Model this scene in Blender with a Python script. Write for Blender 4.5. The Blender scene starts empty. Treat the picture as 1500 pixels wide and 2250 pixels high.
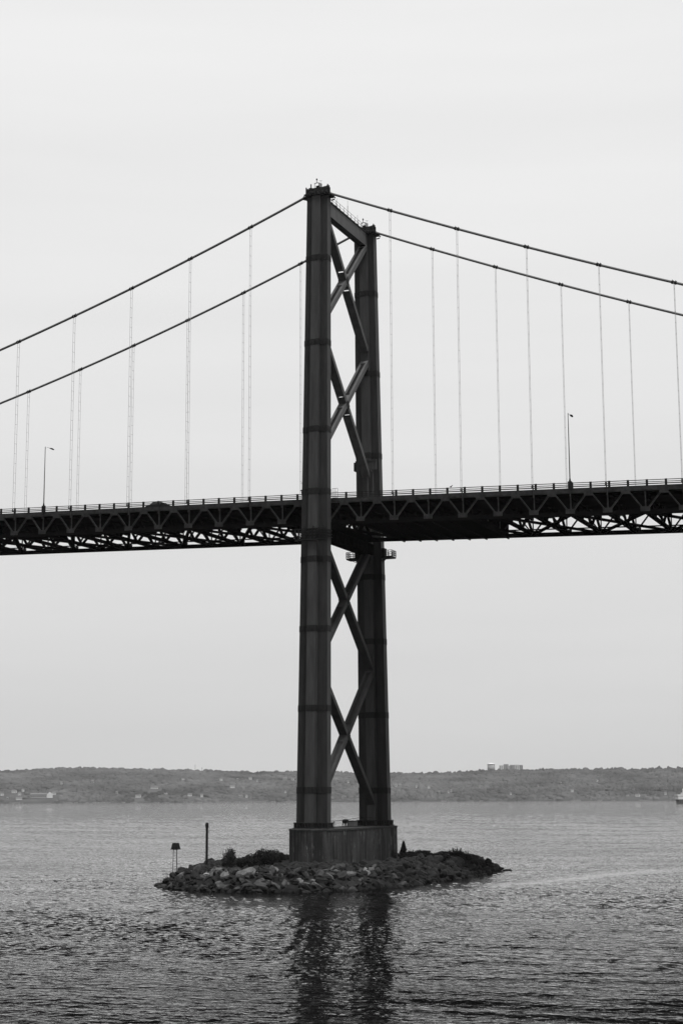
import bpy, bmesh, math, random
from mathutils import Vector, Matrix, noise
random.seed(7)
sc = bpy.context.scene
col = sc.collection
# ------------------------------------------------------------------ camera
CAM = Vector((87.4118, -203.7139, 10.5563))
RGT = Vector((0.92392, 0.38256, -0.00447)); UPV = Vector((0.06998, -0.15749, 0.98504)); FWD = Vector((-0.37613, 0.91041, 0.17228))
cd = bpy.data.cameras.new('camera'); cam = bpy.data.objects.new('camera', cd); col.objects.link(cam)
cam.matrix_world = Matrix(((RGT.x, UPV.x, -FWD.x, CAM.x), (RGT.y, UPV.y, -FWD.y, CAM.y), (RGT.z, UPV.z, -FWD.z, CAM.z), (0, 0, 0, 1)))
cd.sensor_fit = 'VERTICAL'; cd.sensor_height = 36; cd.lens = 3584.26 / 2250 * 36
cd.clip_start = 1; cd.clip_end = 30000
sc.camera = cam
# ------------------------------------------------------------------ sky
SUN_EL, SUN_AZ = math.radians(68), math.radians(125)
w = bpy.data.worlds.new('World'); sc.world = w; w.use_nodes = True
nt = w.node_tree; nt.nodes.clear()
N = nt.nodes.new; L = nt.links.new
out = N('ShaderNodeOutputWorld'); bg = N('ShaderNodeBackground'); L(bg.outputs[0], out.inputs[0])
sky = N('ShaderNodeTexSky'); sky.sky_type = 'NISHITA'; sky.sun_disc = False; sky.sun_elevation = SUN_EL; sky.sun_rotation = SUN_AZ
bw = N('ShaderNodeRGBToBW'); L(sky.outputs[0], bw.inputs[0])
sm = N('ShaderNodeMath'); sm.operation = 'MULTIPLY'; sm.inputs[1].default_value = 0.004; L(bw.outputs[0], sm.inputs[0])
tc = N('ShaderNodeTexCoord'); sx = N('ShaderNodeSeparateXYZ'); L(tc.outputs['Generated'], sx.inputs[0])
cr = N('ShaderNodeValToRGB'); L(sx.outputs[2], cr.inputs[0])   # thick cloud deck, brighter towards the zenith
els = [(0.0, .565), (0.03, .60), (0.096, .68), (0.16, .722), (0.232, .765), (.30, .80), (0.362, .822), (0.443, .838), (1.0, .90)]
while len(cr.color_ramp.elements) < len(els): cr.color_ramp.elements.new(.5)
for e, (p, v) in zip(cr.color_ramp.elements, els): e.position = p; e.color = (v, v, v, 1)
nz = N('ShaderNodeTexNoise'); nz.inputs['Scale'].default_value = 2.2; nz.inputs['Detail'].default_value = 3; nz.inputs['Roughness'].default_value = .5
mp = N('ShaderNodeMapping'); mp.inputs['Scale'].default_value = (1, 1, 9); L(tc.outputs['Generated'], mp.inputs[0]); L(mp.outputs[0], nz.inputs[0])
mr = N('ShaderNodeMapRange'); mr.inputs[1].default_value = .3; mr.inputs[2].default_value = .7; mr.inputs[3].default_value = .972; mr.inputs[4].default_value = 1.028; L(nz.outputs[0], mr.inputs[0])
mm = N('ShaderNodeMath'); mm.operation = 'MULTIPLY'; L(cr.outputs[0], mm.inputs[0]); L(mr.outputs[0], mm.inputs[1])
ad = N('ShaderNodeMath'); ad.operation = 'ADD'; L(mm.outputs[0], ad.inputs[0]); L(sm.outputs[0], ad.inputs[1])
L(ad.outputs[0], bg.inputs[0]); bg.inputs[1].default_value = 1.0
sl = bpy.data.lights.new('sun', 'SUN'); so = bpy.data.objects.new('sun', sl); col.objects.link(so)
sl.energy = 4.8; sl.angle = math.radians(13); sl.color = (1, 1, 1)
sd = Vector((math.sin(SUN_AZ) * math.cos(SUN_EL), math.cos(SUN_AZ) * math.cos(SUN_EL), math.sin(SUN_EL)))
so.rotation_euler = sd.to_track_quat('Z', 'Y').to_euler()
sc.view_settings.view_transform = 'Standard'; sc.view_settings.look = 'None'; sc.view_settings.exposure = 0; sc.view_settings.gamma = 1
sc.view_settings.use_curve_mapping = False
sc.cycles.max_bounces = 8; sc.cycles.volume_bounces = 1

# ------------------------------------------------------------------ materials
def mat(name, v, rough=.6, var=0.0, scale=(1, 1, 1), nscale=3., spec=.5, bump=0., rnd=0., dark=None, metal=0., detail=5.):
    m = bpy.data.materials.new(name); m.use_nodes = True; t = m.node_tree; b = t.nodes['Principled BSDF']
    b.inputs['Roughness'].default_value = rough; b.inputs['Specular IOR Level'].default_value = spec; b.inputs['Metallic'].default_value = metal
    b.inputs['Base Color'].default_value = (v, v, v, 1)
    tcn = t.nodes.new('ShaderNodeNewGeometry'); mpn = t.nodes.new('ShaderNodeMapping'); mpn.inputs['Scale'].default_value = scale
    t.links.new(tcn.outputs['Position'], mpn.inputs[0])
    n = t.nodes.new('ShaderNodeTexNoise'); n.inputs['Scale'].default_value = nscale; n.inputs['Detail'].default_value = detail; n.inputs['Roughness'].default_value = .65
    t.links.new(mpn.outputs[0], n.inputs[0])
    val = None
    if var:
        r = t.nodes.new('ShaderNodeMapRange'); r.inputs[1].default_value = .3; r.inputs[2].default_value = .7
        r.inputs[3].default_value = v * (1 - var); r.inputs[4].default_value = v * (1 + var); t.links.new(n.outputs[0], r.inputs[0]); val = r.outputs[0]
    if rnd:
        oi = t.nodes.new('ShaderNodeObjectInfo'); r2 = t.nodes.new('ShaderNodeMapRange'); r2.inputs[3].default_value = 1 - rnd; r2.inputs[4].default_value = 1 + rnd * 7
        pw_ = t.nodes.new('ShaderNodeMath'); pw_.operation = 'POWER'; pw_.inputs[1].default_value = 4; t.links.new(oi.outputs['Random'], pw_.inputs[0]); t.links.new(pw_.outputs[0], r2.inputs[0]); q = t.nodes.new('ShaderNodeMath'); q.operation = 'MULTIPLY'
        t.links.new(r2.outputs[0], q.inputs[0])
        if val is not None: t.links.new(val, q.inputs[1])
        else: q.inputs[1].default_value = v
        val = q.outputs[0]
    if dark:   # stained or wet below a height: (z0, z1, factor)
        s = t.nodes.new('ShaderNodeSeparateXYZ'); t.links.new(tcn.outputs['Position'], s.inputs[0])
        n2 = t.nodes.new('ShaderNodeTexNoise'); n2.inputs['Scale'].default_value = .8; t.links.new(tcn.outputs['Position'], n2.inputs[0])
        a = t.nodes.new('ShaderNodeMath'); a.operation = 'MULTIPLY_ADD'; a.inputs[1].default_value = .8; t.links.new(n2.outputs[0], a.inputs[0]); t.links.new(s.outputs[2], a.inputs[2])
        r3 = t.nodes.new('ShaderNodeMapRange'); r3.inputs[1].default_value = dark[0]; r3.inputs[2].default_value = dark[1]; r3.inputs[3].default_value = dark[2]; r3.inputs[4].default_value = 1
        t.links.new(a.outputs[0], r3.inputs[0]); q = t.nodes.new('ShaderNodeMath'); q.operation = 'MULTIPLY'; t.links.new(r3.outputs[0], q.inputs[0]); t.links.new(val, q.inputs[1]); val = q.outputs[0]
    if val is not None: t.links.new(val, b.inputs['Base Color'])
    if bump:
        bp = t.nodes.new('ShaderNodeBump'); bp.inputs['Strength'].default_value = bump; bp.inputs['Distance'].default_value = .1
        t.links.new(n.outputs[0], bp.inputs['Height']); t.links.new(bp.outputs[0], b.inputs['Normal'])
    return m
M = {
 'steel': mat('painted_steel', .030, .6, .3, (1, 1, .16), 1.3, .12),
 'steel_lower': mat('painted_steel_lower', .036, .6, .3, (1, 1, .16), 1.3, .1),
 'steel_pale': mat('painted_steel_pale', .054, .6, .25, (1, 1, .4), 1.2, .15),
 'steel_recess': mat('setback_steel', .018, .65, .35, (1, 1, .16), 1.3, .1),  # darker steel tone for the setback faces of the tower legs
 'steel_dark': mat('painted_steel_dark', .016, .7, .3, (1, 1, 1), 3, .1),
 'panel': mat('rusted_cover_plate', .007, .9, .6, (1, 1, 1), 4, .05),
 'band': mat('splice_steel', .011, .7, .5, (1.5, 1.5, .3), 4, .1),
 'truss': mat('truss_steel', .021, .8, .55, (1, 1, 1), 1.6, .1),
 'shade': mat('underdeck_shade', .003, .95, .3, (1, 1, 1), 1, .0),  # shadow under the deck put into the colour as near-black
 'cable': mat('cable_paint', .07, .6, .15, (1, 1, 1), 2, .5),
 'rope': mat('wire_rope', .16, .6, .2, (1, 1, 1), 2, .4),
 'black': mat('black_paint', .008, .7, .3, (1, 1, 1), 3, .1),
 'glass': mat('dark_glass', .02, .1, 0, spec=.5),
 'grey': mat('grey_paint', .09, .6, .25, (1, 1, 1), 2, .4),
 'rock': mat('granite', .014, .85, .6, (1, 1, 1), 2.0, .25, .8, .72, (.5, 1.5, .12)),
 'rock_pale': mat('pale_granite', .085, .85, .35, (1, 1, 1), 2.2, .25, .6, .35, (.1, .9, .3)),
 'soil': mat('island_soil', .010, .95, .5, (1, 1, 1), 1.2, .1, .5, 0, (.3, 1.0, .4)),
 'leaf': mat('leaf', .010, .8, .5, (1, 1, 1), 2.5, .1),
 'leaf_light': mat('dry_leaf', .022, .8, .4, (1, 1, 1), 2.5, .1),
 'bark': mat('bark', .03, .9, .3, (1, 1, .3), 6, .1),
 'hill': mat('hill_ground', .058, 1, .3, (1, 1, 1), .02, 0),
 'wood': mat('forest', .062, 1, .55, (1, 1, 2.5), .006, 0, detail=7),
 'wall_white': mat('white_wall', .4, .8, .1, (1, 1, 1), .5, .2),
 'wall_grey': mat('grey_wall', .2, .8, .15, (1, 1, 1), .5, .2),
 'roof_grey': mat('grey_roof', .1, .8, .2, (1, 1, 1), .5, .2),
 'hull': mat('ship_hull', .05, .6, .2, (1, 1, 1), .5, .3),
 'ship_white': mat('ship_white', .45, .6, .05, (1, 1, 1), .5, .3),
 'asphalt': mat('asphalt', .05, .9, .2, (1, 1, 1), 1, .2),
}
# concrete with vertical run-off stains and pale lime streaks
def concrete():
    m = bpy.data.materials.new('stained_concrete'); m.use_nodes = True; t = m.node_tree; b = t.nodes['Principled BSDF']; b.inputs['Roughness'].default_value = .9; b.inputs['Specular IOR Level'].default_value = .2
    g = t.nodes.new('ShaderNodeNewGeometry')
    def nz(scale, sc3, det=6):
        mpn = t.nodes.new('ShaderNodeMapping'); mpn.inputs['Scale'].default_value = sc3; t.links.new(g.outputs['Position'], mpn.inputs[0])
        n = t.nodes.new('ShaderNodeTexNoise'); n.inputs['Scale'].default_value = scale; n.inputs['Detail'].default_value = det; n.inputs['Roughness'].default_value = .7; t.links.new(mpn.outputs[0], n.inputs[0]); return n.outputs[0]
    def rng(s, a, b_, c, d):
        r = t.nodes.new('ShaderNodeMapRange'); r.inputs[1].default_value = a; r.inputs[2].default_value = b_; r.inputs[3].default_value = c; r.inputs[4].default_value = d; t.links.new(s, r.inputs[0]); return r.outputs[0]
    def mul(a, b_, op='MULTIPLY'):
        q = t.nodes.new('ShaderNodeMath'); q.operation = op; t.links.new(a, q.inputs[0]); t.links.new(b_, q.inputs[1]); return q.outputs[0]
    streak = rng(nz(1.5, (1, 1, .06)), .42, .56, .22, 1.0)
    blot = rng(nz(.9, (1, 1, .6)), .3, .7, .7, 1.2)
    lime = rng(nz(3.2, (1, 1, .12)), .58, .66, 0, .14)
    limemask = rng(nz(.35, (1, 1, 1.2)), .45, .6, 0, 1)
    base = rng(nz(5, (1, 1, 1)), .3, .7, .02, .042)
    c = mul(mul(mul(base, streak), blot), mul(lime, limemask), 'ADD')
    t.links.new(c, b.inputs['Base Color'])
    bp = t.nodes.new('ShaderNodeBump'); bp.inputs['Strength'].default_value = .4; bp.inputs['Distance'].default_value = .08; t.links.new(nz(4, (1, 1, .5)), bp.inputs['Height']); t.links.new(bp.outputs[0], b.inputs['Normal'])
    return m
M['concrete'] = concrete(); M['cope'] = mat('worn_concrete', .022, .9, .4, (1, 1, 1), 1.5, .1)
def water_mat():
    m = bpy.data.materials.new('harbour_water'); m.use_nodes = True; t = m.node_tree; b = t.nodes['Principled BSDF']
    t.nodes.remove(b); ou = t.nodes['Material Output']; b = t.nodes.new('ShaderNodeBsdfGlossy'); b.inputs['Roughness'].default_value = .02
    fr = t.nodes.new('ShaderNodeFresnel'); fr.inputs['IOR'].default_value = 1.33; pw = t.nodes.new('ShaderNodeMath'); pw.operation = 'POWER'; pw.inputs[1].default_value = 5.2
    t.links.new(fr.outputs[0], pw.inputs[0]); df = t.nodes.new('ShaderNodeBsdfDiffuse'); df.inputs[0].default_value = (.002, .002, .002, 1)
    gn = t.nodes.new('ShaderNodeMath'); gn.operation = 'MULTIPLY'; gn.use_clamp = True; gn.inputs[1].default_value = 8.0; t.links.new(pw.outputs[0], gn.inputs[0])
    mx = t.nodes.new('ShaderNodeMixShader'); t.links.new(gn.outputs[0], mx.inputs[0]); t.links.new(df.outputs[0], mx.inputs[1]); t.links.new(b.outputs[0], mx.inputs[2]); t.links.new(mx.outputs[0], ou.inputs[0])
    g = t.nodes.new('ShaderNodeNewGeometry')
    def nz(scale, rot, sc3, det, dist=0., rough=.6):
        mpn = t.nodes.new('ShaderNodeMapping'); mpn.inputs['Rotation'].default_value = (0, 0, rot); mpn.inputs['Scale'].default_value = sc3; t.links.new(g.outputs['Position'], mpn.inputs[0])
        n = t.nodes.new('ShaderNodeTexNoise'); n.inputs['Scale'].default_value = scale; n.inputs['Detail'].default_value = det; n.inputs['Roughness'].default_value = rough; n.inputs['Distortion'].default_value = dist
        t.links.new(mpn.outputs[0], n.inputs[0]); return n.outputs[0]
    patch = nz(.018, .45, (.6, 2.2, 1), 4, 1.0)          # cat's-paws: calmer and rougher patches of water
    r = t.nodes.new('ShaderNodeMapRange'); r.inputs[1].default_value = .36; r.inputs[2].default_value = .6; r.inputs[3].default_value = .5; r.inputs[4].default_value = 1.1; t.links.new(patch, r.inputs[0])
    q = t.nodes.new('ShaderNodeMath'); q.operation = 'MULTIPLY'; t.links.new(nz(3.2, .39, (.35, 1.4, 1), 3, .2, .5), q.inputs[0]); t.links.new(r.outputs[0], q.inputs[1])
    bp = t.nodes.new('ShaderNodeBump'); bp.inputs['Strength'].default_value = 1; bp.inputs['Distance'].default_value = .045
    b2 = t.nodes.new('ShaderNodeBump'); b2.inputs['Strength'].default_value = 1; b2.inputs['Distance'].default_value = .11; at = t.nodes.new('ShaderNodeAttribute'); at.attribute_name = 'calm'; q3 = t.nodes.new('ShaderNodeMath'); q3.operation = 'MULTIPLY'; t.links.new(nz(1.0, .39, (.85, 1.3, 1), 3, .2, .5), q3.inputs[0]); t.links.new(at.outputs['Fac'], q3.inputs[1]); t.links.new(q3.outputs[0], b2.inputs['Height']); q4 = t.nodes.new('ShaderNodeMath'); q4.operation = 'MULTIPLY'; t.links.new(q.outputs[0], q4.inputs[0]); t.links.new(at.outputs['Fac'], q4.inputs[1]); q = q4; t.links.new(b2.outputs[0], bp.inputs['Normal'])
    t.links.new(q.outputs[0], bp.inputs['Height']); t.links.new(bp.outputs[0], b.inputs['Normal']); t.links.new(bp.outputs[0], fr.inputs['Normal'])
    return m
M['water'] = water_mat()

# ------------------------------------------------------------------ mesh helpers
class MB:
    def __init__(s): s.v = []; s.f = []
    def add(s, vs, fs):
        o = len(s.v); s.v += [tuple(v) for v in vs]; s.f += [tuple(o + i for i in f) for f in fs]; return s
    def box(s, x0, x1, y0, y1, z0, z1):
        return s.add([(x0, y0, z0), (x1, y0, z0), (x1, y1, z0), (x0, y1, z0), (x0, y0, z1), (x1, y0, z1), (x1, y1, z1), (x0, y1, z1)],
                     [(0, 3, 2, 1), (4, 5, 6, 7), (0, 1, 5, 4), (1, 2, 6, 5), (2, 3, 7, 6), (3, 0, 4, 7)])
    def bar(s, a, b, w, h, up=(0, 0, 1)):
        a = Vector(a); b = Vector(b); d = (b - a).normalized(); u = Vector(up)
        if abs(d.dot(u)) > .98: u = Vector((1, 0, 0))
        x = d.cross(u).normalized() * w / 2; y = x.cross(d).normalized() * h / 2
        vs = [a - x - y, a + x - y, a + x + y, a - x + y, b - x - y, b + x - y, b + x + y, b - x + y]
        return s.add(vs, [(0, 1, 2, 3), (7, 6, 5, 4), (0, 4, 5, 1), (1, 5, 6, 2), (2, 6, 7, 3), (3, 7, 4, 0)])
    def tube(s, pts, r, n=8, cap=True):
        pts = [Vector(p) for p in pts]; rs = r if isinstance(r, (list, tuple)) else [r] * len(pts); vs = []; fs = []
        for i, p in enumerate(pts):
            d = (pts[min(i + 1, len(pts) - 1)] - pts[max(i - 1, 0)]).normalized()
            u = Vector((0, 0, 1)) if abs(d.z) < .95 else Vector((1, 0, 0)); x = d.cross(u).normalized(); y = x.cross(d)
            for k in range(n): a = 2 * math.pi * k / n; vs.append(p + (x * math.cos(a) + y * math.sin(a)) * rs[i])
        for i in range(len(pts) - 1):
            for k in range(n): fs.append((i * n + k, i * n + (k + 1) % n, (i + 1) * n + (k + 1) % n, (i + 1) * n + k))
        if cap: fs += [tuple(range(n))[::-1], tuple(range((len(pts) - 1) * n, len(pts) * n))]
        return s.add(vs, fs)
    def loft(s, rings, cap=True):
        n = len(rings[0]); vs = [p for r in rings for p in r]; fs = []
        for i in range(len(rings) - 1):
            for k in range(n): fs.append((i * n + k, i * n + (k + 1) % n, (i + 1) * n + (k + 1) % n, (i + 1) * n + k))
        if cap: fs += [tuple(range(n))[::-1], tuple(range((len(rings) - 1) * n, len(rings) * n))]
        return s.add(vs, fs)
    def build(s, name, m, parent=None, smooth=False, loc=(0, 0, 0)):
        me = bpy.data.meshes.new(name); me.from_pydata(s.v, [], s.f)
        bm = bmesh.new(); bm.from_mesh(me); bmesh.ops.recalc_face_normals(bm, faces=bm.faces); bm.to_mesh(me); bm.free()
        me.materials.append(m)
        if smooth: me.polygons.foreach_set('use_smooth', [True] * len(me.polygons))
        o = bpy.data.objects.new(name, me); col.objects.link(o); o.location = loc
        if parent: par(o, parent)
        return o
def par(o, p): o.parent = p; o.matrix_parent_inverse = Matrix.Identity(4)
def empty(name, loc=(0, 0, 0)):
    o = bpy.data.objects.new(name, None); o.empty_display_size = .5; o.location = loc; col.objects.link(o); return o
def tag(o, label=None, cat=None, group=None, kind=None):
    if label: o['label'] = label
    if cat: o['category'] = cat
    if group: o['group'] = group
    if kind: o['kind'] = kind
    return o
def dup(o, parent, loc):
    c = o.copy(); col.objects.link(c); c.location = loc
    if parent: par(c, parent)
    return c

# ------------------------------------------------------------------ water
# one sheet of water: a fan of rings, fine where single waves can be made out, out to the horizon
import numpy as np
def water_sheet():
    rg = np.random.RandomState(4)
    rad = [0.5, 15, 40, 62]; 
    while rad[-1] < 300: rad.append(rad[-1] * 1.0021)
    while rad[-1] < 1700: rad.append(rad[-1] * 1.0035)
    while rad[-1] < 12500: rad.append(rad[-1] * 1.12)
    rad = np.array(rad); a0 = math.atan2(FWD.y, FWD.x)
    fine = np.linspace(-.27, .27, 420); rest = np.linspace(.27, 2 * math.pi - .27, 60)[1:-1]
    ang = a0 + np.concatenate([fine, rest]); nr, na = len(rad), len(ang)
    Rr, Aa = np.meshgrid(rad, ang, indexing='ij'); X = CAM.x + Rr * np.cos(Aa); Y = CAM.y + Rr * np.sin(Aa); Z = np.zeros_like(X)
    fade = np.clip((Rr - 60) / 8, 0, 1) * np.clip((1700 - Rr) / 1200, 0, 1); fm = np.zeros(na); fm[:420] = np.clip((.27 - np.abs(fine)) / .02, 0, 1); fade = fade * fm[None, :]
    vd = math.atan2(FWD.y, FWD.x)
    def waves(n, l0, l1, spread, mid, steep):
        h = np.zeros_like(X)
        for i in range(n):
            lam = math.exp(rg.uniform(math.log(l0), math.log(l1))); th = mid + rg.normal() * spread; k = 2 * math.pi / lam
            h += (steep / k) * np.sin(k * (X * math.cos(th) + Y * math.sin(th)) + rg.uniform(0, 6.28))
        return h
    def smooth(freq, n=6):
        h = np.zeros_like(X)
        for i in range(n): th = rg.uniform(0, 6.28); k = freq * rg.uniform(.5, 1.5); h += np.sin(k * (X * math.cos(th) + Y * math.sin(th)) + rg.uniform(0, 6.28))
        return h / math.sqrt(n)
    chop = waves(80, .4, 1.5, 1.0, vd + .05, .024); mod = np.clip(1 + .35 * smooth(.12) + .25 * smooth(.35), .25, 2)
    swell = waves(12, 2.6, 5.5, .16, vd - .2, .034)
    near = np.clip((150 - Rr) / 60, 0, 1); side = .75 * np.clip(.5 + (Aa - a0) * -3.5, .1, 1.1)
    # slick water drifting off the right tip of the island
    ax, ay = .25, .968; px, py = X - 32.5, Y - 12; al = px * ax + py * ay; ac = px * ay - py * ax + 1.2 * np.sin(al * .12)
    calm = 1 - .72 * np.exp(-(al / 34) ** 4 - (ac / (3.2 + .05 * al)) ** 2)
    Z = fade * (chop * mod * (1 - .35 * near) + swell * (.06 + 1.0 * near * side) * np.clip(1 + .4 * smooth(.09), .3, 2) + waves(10, 5, 11, .5, vd - .3, .006)) * calm
    vs = np.stack([X, Y, Z], -1).reshape(-1, 3)
    i = np.arange(nr - 1)[:, None] * na; j = np.arange(na)[None, :]; j2 = (j + 1) % na
    fs = np.stack([i + j, i + na + j, i + na + j2, i + j2 + 0 * i], -1).reshape(-1, 4)
    me = bpy.data.meshes.new('water'); me.vertices.add(len(vs)); me.vertices.foreach_set('co', vs.ravel()); me.loops.add(fs.size); me.loops.foreach_set('vertex_index', fs.ravel().astype(np.int32))
    me.polygons.add(len(fs)); me.polygons.foreach_set('loop_start', np.arange(0, fs.size, 4, dtype=np.int32)); me.polygons.foreach_set('use_smooth', np.ones(len(fs), dtype=bool)); me.update(calc_edges=True); me.validate()
    ca = me.attributes.new('calm', 'FLOAT', 'POINT'); ca.data.foreach_set('value', calm.ravel().astype(np.float32))
    me.materials.append(M['water']); o = bpy.data.objects.new('water', me); col.objects.link(o); return o
water = water_sheet(); tag(water, kind='structure')

# ------------------------------------------------------------------ bridge
TW = 17.83; SP = 9.7657; A0 = 10.7737
def zd(x): return 51.2 + (-.0293 * x if x < 0 else -.0362 * x)      # top of the truss top chord
def zc(x): return 96.04 - .4382 * x + .00069 * x * x if x > 0 else 96.04 + .386 * x + .00098 * x * x
br = empty('suspension_bridge', (0, TW / 2, 0))
tag(br, 'tall dark suspension bridge with X braced steel tower and truss deck over the harbour', 'bridge')
BO = Vector((0, -TW / 2, 0))    # children are built in world numbers, then shifted to the bridge's base
def P(mb, name, m, parent=br, smooth=False): return mb.build(name, m, parent, smooth, BO if parent is br else (0, 0, 0))
def legp(z):  # centre offset outwards, half width, pilaster projection
    t = (95 - z) / 87.; return 2.25 * t, 1.56 + .66 * t, .38 + .55 * t
def section(z, side, g=0.):
    c, X, d = legp(z); yc = -c if side == 0 else TW + c; h = .64 + g; X += g; p = .64 + g; d = d + 0
    pts = [(-X, -h), (-p, -h), (-p, -h - d), (p, -h - d), (p, -h), (X, -h), (X, h), (p, h), (p, h + d), (-p, h + d), (-p, h), (-X, h)]
    return [(x, yc + y, z) for x, y in pts]
bands = [85.6, 73.2, 60.7, 51.9, 42.5, 33.0, 22.3, 11.5]
for side in (0, 1):
    mb = MB(); mb.loft([section(z, side) for z in (6.55, 20, 35, 50, 65, 80, 95)])
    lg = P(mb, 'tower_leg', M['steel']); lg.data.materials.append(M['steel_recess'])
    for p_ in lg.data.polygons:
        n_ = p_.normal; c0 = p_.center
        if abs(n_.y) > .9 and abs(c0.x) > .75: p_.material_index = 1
    lg['label'] = ('near' if side == 0 else 'far') + ' tower leg of grey steel with stepped faces'
    for zb in bands:
        b = MB(); b.loft([section(zb - .42, side, .035), section(zb + .42, side, .035)])
        # rows of splice bolts as thin ribs
        for k in range(-5, 6):
            c, X, d = legp(zb); x = k * X / 5.6; yc = (-c if side == 0 else TW + c)
            yo = yc - .68 - (d if abs(x) < .62 else 0)
            b.box(x - .05, x + .05, yo - .03, yo, zb - .36, zb + .36)
        P(b, 'splice_band', M['band'], lg)
    b = MB(); b.loft([section(6.5, side, .35), section(6.62, side, .35)]); b.loft([section(7.2, side, .3), section(7.3, side, .3)])
    c, X, d = legp(7); yc = (-c if side == 0 else TW + c)
    for k in range(-6, 7):
        x = k * X / 5.6; dd = d if abs(x) < .7 else 0
        for sg in (-1, 1):
            yy = yc + sg * (.64 + dd); b.box(x - .05, x + .05, min(yy, yy + sg * .33), max(yy, yy + sg * .33), 6.62, 7.22)
    for sg in (-1, 1):
        for k in (-.5, 0, .5): b.box(min(sg * X, sg * (X + .35)), max(sg * X, sg * (X + .35)), yc + k - .04, yc + k + .04, 6.62, 7.22)
    P(b, 'base_flange', M['steel_dark'], lg)
    # tower head: platform, saddle housing, clutter
    yc = 0 if side == 0 else TW
    h = MB(); sec = section(95, side, .12); h.loft([section(94.9, side, .18), section(95.05, side, .18)])
    h.loft([[(-1.55, yc - .85, 95.05), (1.55, yc - .85, 95.05), (1.55, yc + .85, 95.05), (-1.55, yc + .85, 95.05)],
            [(-1.6, yc - .6, 95.7), (1.6, yc - .6, 95.7), (1.6, yc + .6, 95.7), (-1.6, yc + .6, 95.7)],
            [(-1.15, yc - .5, 96.25), (1.15, yc - .5, 96.25), (1.15, yc + .5, 96.25), (-1.15, yc + .5, 96.25)]])
    for k in range(9):
        x = -1.5 + k * .375; h.box(x - .06, x + .06, yc - 1.02, yc - .5, 95.05, 95.5 + .25 * (k % 2))
    P(h, 'cable_saddle', M['black'])
    h = MB()   # curved brackets at the corners of the head
    for sx_ in (-1, 1):
        for sy in (-1, 1):
            h.tube([(sx_ * 1.5, yc + sy * .7, 95.25), (sx_ * 1.9, yc + sy * .8, 95.2), (sx_ * 2.15, yc + sy * .85, 94.85), (sx_ * 2.0, yc + sy * .8, 94.6), (sx_ * 1.6, yc + sy * .7, 94.5)], .09, 6)
        h.box(min(sx_ * 1.5, sx_ * 2.1), max(sx_ * 1.5, sx_ * 2.1), yc - .8, yc + .8, 94.85, 94.95)
    h.tube([(-1.9, yc - 1.0, 95.2), (-.7, yc - 1.3, 95.38), (0, yc - 1.35, 95.4), (.7, yc - 1.3, 95.25), (2.0, yc - .9, 95.25)], .055, 6)
    P(h, 'head_bracket', M['steel_dark'])
    h = MB()   # ring of guard stanchions and machinery
    for x, y, z, r in ((-1.75, -.5, 96.45, .09), (-1.55, -.5, 96.15, .24), (-1.1, -.3, 96.3, .3), (-1.15, -.2, 97.0, .07), (-.3, .3, 96.4, .3), (.05, -.4, 96.45, .28), (.2, -.2, 97.0, .06), (.75, .2, 96.25, .28), (.45, -.2, 96.85, .08), (-.65, -.5, 96.05, .25), (1.2, -.4, 96.2, .3), (1.65, -.3, 96.1, .2)):
        h.bar((x, yc + y, 95.1), (x, yc + y, z), r * 2, r * 1.6)
    P(h, 'head_machinery', M['black'])
    h = MB(); y = yc   # goalpost frame carrying the aviation light
    for x in (-.66, -.0): h.tube([(x, y, 95.9), (x, y, 97.1)], .035, 6)
    h.tube([(-.7, y, 97.1), (-.34, y, 97.16), (.04, y, 97.1)], .05, 6); h.tube([(-.34, y, 97.16), (-.34, y, 97.6)], .04, 6)
    for x in (-.12, .12): h.tube([(x, y - .1, 95.9), (.0, y - .02, 96.6), (0, y, 97.05)], .03, 5)
    lf = P(h, 'light_frame', M['black']); h = MB(); h.tube([(-.34, y, 97.55), (-.34, y, 97.66), (-.34, y, 97.8)], [.08, .12, .09], 8); P(h, 'aviation_light', M['black'], lf)
    h = MB(); h.tube([(.42, y - .3, 95.9), (.42, y - .3, 96.9)], .035, 6); h.tube([(.42, y - .3, 96.9), (.42, y - .3, 97.25)], .015, 5); h.tube([(.15, y - .3, 97.3), (.62, y - .3, 97.24)], .02, 5); P(h, 'antenna', M['black'])
    h = MB(); h.tube([(.75, y, 96.0), (.8, y, 96.3), (1.1, y, 96.42), (1.35, y, 96.55)], .07, 6); h.box(1.25, 1.6, y - .15, y + .15, 95.7, 96.5); h.box(1.3, 1.42, y - .1, y + .1, 96.5, 96.72); P(h, 'winch_arm', M['black'])
# top strut with its walkway
b = MB(); b.box(-.55, .55, .95, TW - .95, 92.98, 95.15)
ts = P(b, 'top_strut', M['steel_pale'])
b = MB(); y = 1.0
for sx_ in (-.42, .42):
    for zz in (95.75, 96.2): b.tube([(sx_, 1.0, zz), (sx_, TW - 1, zz)], .022, 5)
k = 0
while y < TW - 1:
    for sx_ in (-.42, .42): b.bar((sx_, y, 95.15), (sx_, y, 96.2), .04, .04)
    y += 1.45
P(b, 'handrail', M['black'], ts)
for i in range(34):
    b = MB(); y = 1.1 + i * .47; b.box(.55, .7, y - .12, y + .1, 94.9, 95.12 + .1 * ((i * 7) % 3) / 2); P(b, 'drip_bracket', M['black'], ts)
for y, z in ((6.6, 97.1), (10.8, 98.2), (14.7, 97.3)):
    b = MB(); b.tube([(0, y, 95.1), (0, y, z - .8)], .035, 6); b.tube([(0, y, z - .8), (0, y, z)], .018, 5); b.bar((0, y, 95.1), (0, y, 95.9), .12, .12); b.tube([(0, y - .1, 95.4), (0, y + .15, 95.4)], .08, 6)
    P(b, 'whip_antenna', M['black'], ts)
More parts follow.
